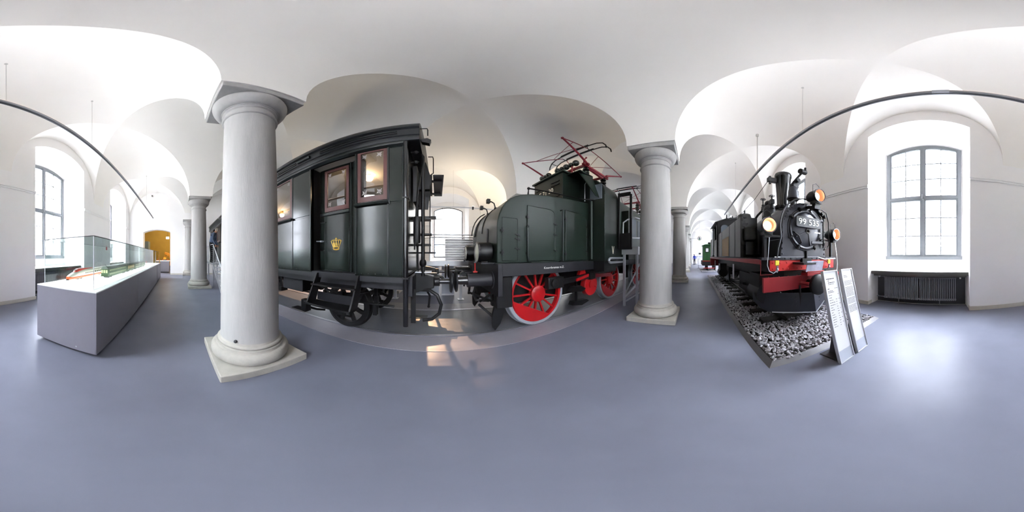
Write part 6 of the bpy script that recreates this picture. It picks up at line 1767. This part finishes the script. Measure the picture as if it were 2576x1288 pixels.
# ================================================================== PEOPLE
def person(name, label, loc, rz, joints, edges, regions, hair, extra=None):
    """joints: name -> (x, y, z, radius) in the figure's own frame; the surface is grown with a skin modifier"""
    t = thing(name, label, 'person', loc, rz)
    names = list(joints); idx = {n: i for i, n in enumerate(names)}
    me = bpy.data.meshes.new('body')
    me.from_pydata([joints[n][:3] for n in names], [(idx[a], idx[b]) for a, b in edges], [])
    tmp = bpy.data.objects.new('body_tmp', me); COL.objects.link(tmp)
    sk = tmp.modifiers.new('skin', 'SKIN'); sk.use_smooth_shade = True
    for i, n in enumerate(names):
        r = joints[n][3]; r = r if isinstance(r, tuple) else (r, r)
        me.skin_vertices[0].data[i].radius = r
        me.skin_vertices[0].data[i].use_root = (n == 'pelvis')
    sb = tmp.modifiers.new('sub', 'SUBSURF'); sb.levels = 2; sb.render_levels = 2
    dg = bpy.context.evaluated_depsgraph_get()
    out = bpy.data.meshes.new_from_object(tmp.evaluated_get(dg))
    bpy.data.objects.remove(tmp)
    mats = []
    for _, m in regions:
        if m not in mats: mats.append(m)
    out.materials.clear()
    for m in mats: out.materials.append(MATS[m])
    segs = [(Vector(joints[a][:3]), Vector(joints[b][:3]), a, b) for a, b in edges]
    reg = {}
    for keys, m in regions:
        for k in keys: reg[k] = mats.index(m)
    for p in out.polygons:
        best = None
        for a, b, na, nb in segs:
            d = b - a; u = max(0, min(1, (p.center - a).dot(d) / max(1e-9, d.length_squared)))
            dd = (a + d * u - p.center).length / (joints[na][3] if not isinstance(joints[na][3], tuple) else joints[na][3][0])
            if best is None or dd < best[0]: best = (dd, na if u < .5 else nb)
        p.material_index = reg.get(best[1], 0)
    out.shade_smooth()
    b = bpy.data.objects.new('body', out); COL.objects.link(b); b.parent = t
    h = Vector(joints['head'][:3])
    MB().sphere(h + Vector((-.012, 0, .025)), (.098, .086, .105), 16, 10).build('hair', hair, t, local=True)
    MB().sphere(h + Vector((.095, 0, -.03)), (.02, .014, .024), 8, 6).build('nose', 'skin', t, local=True)
    for s in (-1, 1):
        MB().sphere(h + Vector((.086, s * .032, .0)), .011, 8, 5).build('eye', 'dark_cloth', t, local=True)
        MB().sphere(h + Vector((.0, s * .088, -.02)), (.02, .01, .03), 8, 6).build('ear', 'skin', t, local=True)
    MB().sphere(h + Vector((.084, 0, -.07)), (.01, .024, .006), 8, 5).build('mouth', 'wood_red', t, local=True)
    if extra: extra(t)
    return t
def figure(lean=0.0, arm_f=.12, hand_z=.86, knee=0.02, headdown=.05, H=1.0):
    """front is +x"""
    J = {}
    l = lean
    J['pelvis'] = (0, 0, .93, (.13, .17)); J['waist'] = (l * .25, 0, 1.08, (.12, .155)); J['chest'] = (l * .65, 0, 1.28, (.13, .18)); J['neck0'] = (l * .95, 0, 1.44, (.09, .11)); J['neck'] = (l + .02, 0, 1.51, .058); J['head'] = (l + .04 + headdown, 0, 1.62, (.088, .078)); J['crown'] = (l + .035 + headdown, 0, 1.70, .062); J['chin'] = (l + .08 + headdown, 0, 1.545, .045)
    E = [('pelvis', 'waist'), ('waist', 'chest'), ('chest', 'neck0'), ('neck0', 'neck'), ('neck', 'head'), ('head', 'crown'), ('head', 'chin')]
    for s, q in ((1, 'L'), (-1, 'R')):
        J['sh' + q] = (l * .9, s * .19, 1.40, .072); J['el' + q] = (l * .7 + arm_f * .3, s * .24, 1.14, .052); J['wr' + q] = (l * .6 + arm_f * 1.5, s * .2, hand_z + .06, .034); J['ha' + q] = (l * .6 + arm_f * 1.7, s * .195, hand_z, (.034, .02))
        E += [('neck0', 'sh' + q), ('sh' + q, 'el' + q), ('el' + q, 'wr' + q), ('wr' + q, 'ha' + q)]
        hx, hy, hz = J['ha' + q][:3]
        for k, (dx, ln) in enumerate(((.028, .06), (.01, .075), (-.01, .07), (-.027, .055))):
            J['f%d%s' % (k, q)] = (hx + dx, hy, hz - .045, .009); J['g%d%s' % (k, q)] = (hx + dx + .012, hy - s * .012, hz - .045 - ln * .7, .008)
            E += [('ha' + q, 'f%d%s' % (k, q)), ('f%d%s' % (k, q), 'g%d%s' % (k, q))]
        J['t' + q] = (hx + .045, hy - s * .01, hz + .0, .010); J['u' + q] = (hx + .06, hy - s * .015, hz - .04, .009)
        E += [('ha' + q, 't' + q), ('t' + q, 'u' + q)]
        J['hp' + q] = (0, s * .095, .86, .098); J['kn' + q] = (knee, s * .1, .48, .066); J['an' + q] = (0, s * .105, .09, .045); J['to' + q] = (.15, s * .125, .04, (.042, .035)); J['he' + q] = (-.04, s * .1, .04, .04)
        E += [('pelvis', 'hp' + q), ('hp' + q, 'kn' + q), ('kn' + q, 'an' + q), ('an' + q, 'to' + q), ('an' + q, 'he' + q)]
    return J, E
def regs(jacket, trousers, shoes='dark_cloth'):
    hands = [k + q for q in 'LR' for k in ('ha', 't', 'u', 'f0', 'f1', 'f2', 'f3', 'g0', 'g1', 'g2', 'g3')]
    return [(['waist', 'chest', 'neck0', 'shL', 'shR', 'elL', 'elR', 'wrL', 'wrR'], jacket), (['neck', 'head', 'crown', 'chin'] + hands, 'skin'),
            (['pelvis', 'hpL', 'hpR', 'knL', 'knR'], trousers), (['anL', 'anR', 'toL', 'toR', 'heL', 'heR'], shoes)]
J, E_ = figure(lean=.16, arm_f=.1, headdown=.09)
person('person', 'grey-haired person in a blue jacket on the stair landing, bending towards the carriage', (-8.0, 1.5, 1.12), radians(62), J, E_, regs('jacket_blue', 'dark_cloth'), 'hair_grey')
J, E_ = figure(lean=.03)
def pack(t):
    MB().box(-.26, -.1, -.14, .14, 1.02, 1.42).build('rucksack', 'jacket_royal', t, local=True, bevel=.04)
person('person', 'dark-haired person with a blue rucksack standing far down the aisle', (27, -.2, 0), radians(30), J, E_, regs('jacket_royal', 'dark_cloth'), 'hair_dark', pack)
J, E_ = figure(lean=.06, arm_f=.08)
person('person', 'person in blue top and black trousers, right of the pair far down the aisle', (27.3, -.78, 0), radians(150), J, E_, regs('jacket_royal', 'dark_cloth'), 'hair_dark')

# ================================================================== OUTSIDE
pv = MB().box(-60, 80, -60, -5.7, -.6, -.5).build('ground_outside', 'pavement', smooth=0); struct(pv)
pv = MB().box(-60, 80, 13.2, 60, -.6, -.5).build('ground_outside', 'pavement', smooth=0); struct(pv)
b = thing('town_house', 'pale building across the street, bleached out beyond the windows', 'building', (2, -24, -.5))
MB().box(-32, 36, -26, -24, -.5, 13).build('facade_wall', 'facade', b)
MB().box(-32.3, 36.3, -26, -23.7, 13, 13.6).build('cornice', 'facade', b)
wm = MB().box(-.6, .6, -.03, .06, 0, 2.0).mesh('house_window'); wm.materials.append(MATS['dark_glass'])
wf = MB().box(-.72, -.6, -.02, .09, -.1, 2.1).box(.6, .72, -.02, .09, -.1, 2.1).box(-.72, .72, -.02, .12, 2.0, 2.18).box(-.75, .75, -.02, .14, -.14, -.02).box(-.03, .03, 0, .09, 0, 2).box(-.6, .6, 0, .09, 1.25, 1.32).mesh('surround'); wf.materials.append(MATS['white_paint'])
for kx in range(-9, 10):
    for kz in range(3):
        o = bpy.data.objects.new('house_window', wm); COL.objects.link(o); o.parent = b; o.location = (kx * 3.3 - 1, .0, 1.3 + kz * 4.0)
        o2 = bpy.data.objects.new('surround', wf); COL.objects.link(o2); o2.parent = o

c = thing('sky_block_wall', 'plain wall block added outside the far windows to hold back sky light', 'building', (5, 18, -.5))  # unseen block, added to keep sky light out of the far windows
MB().box(-30, 45, 17.5, 19, -.5, 15).build('facade_wall', 'sky_block_grey', c)
for kx in range(-4, 9):
    for kz in range(3):
        o = bpy.data.objects.new('house_window', wm); COL.objects.link(o); o.parent = c; o.location = (kx * 3.6 - 5, -.52, 1.8 + kz * 4.2); o.rotation_euler = (0, 0, pi)
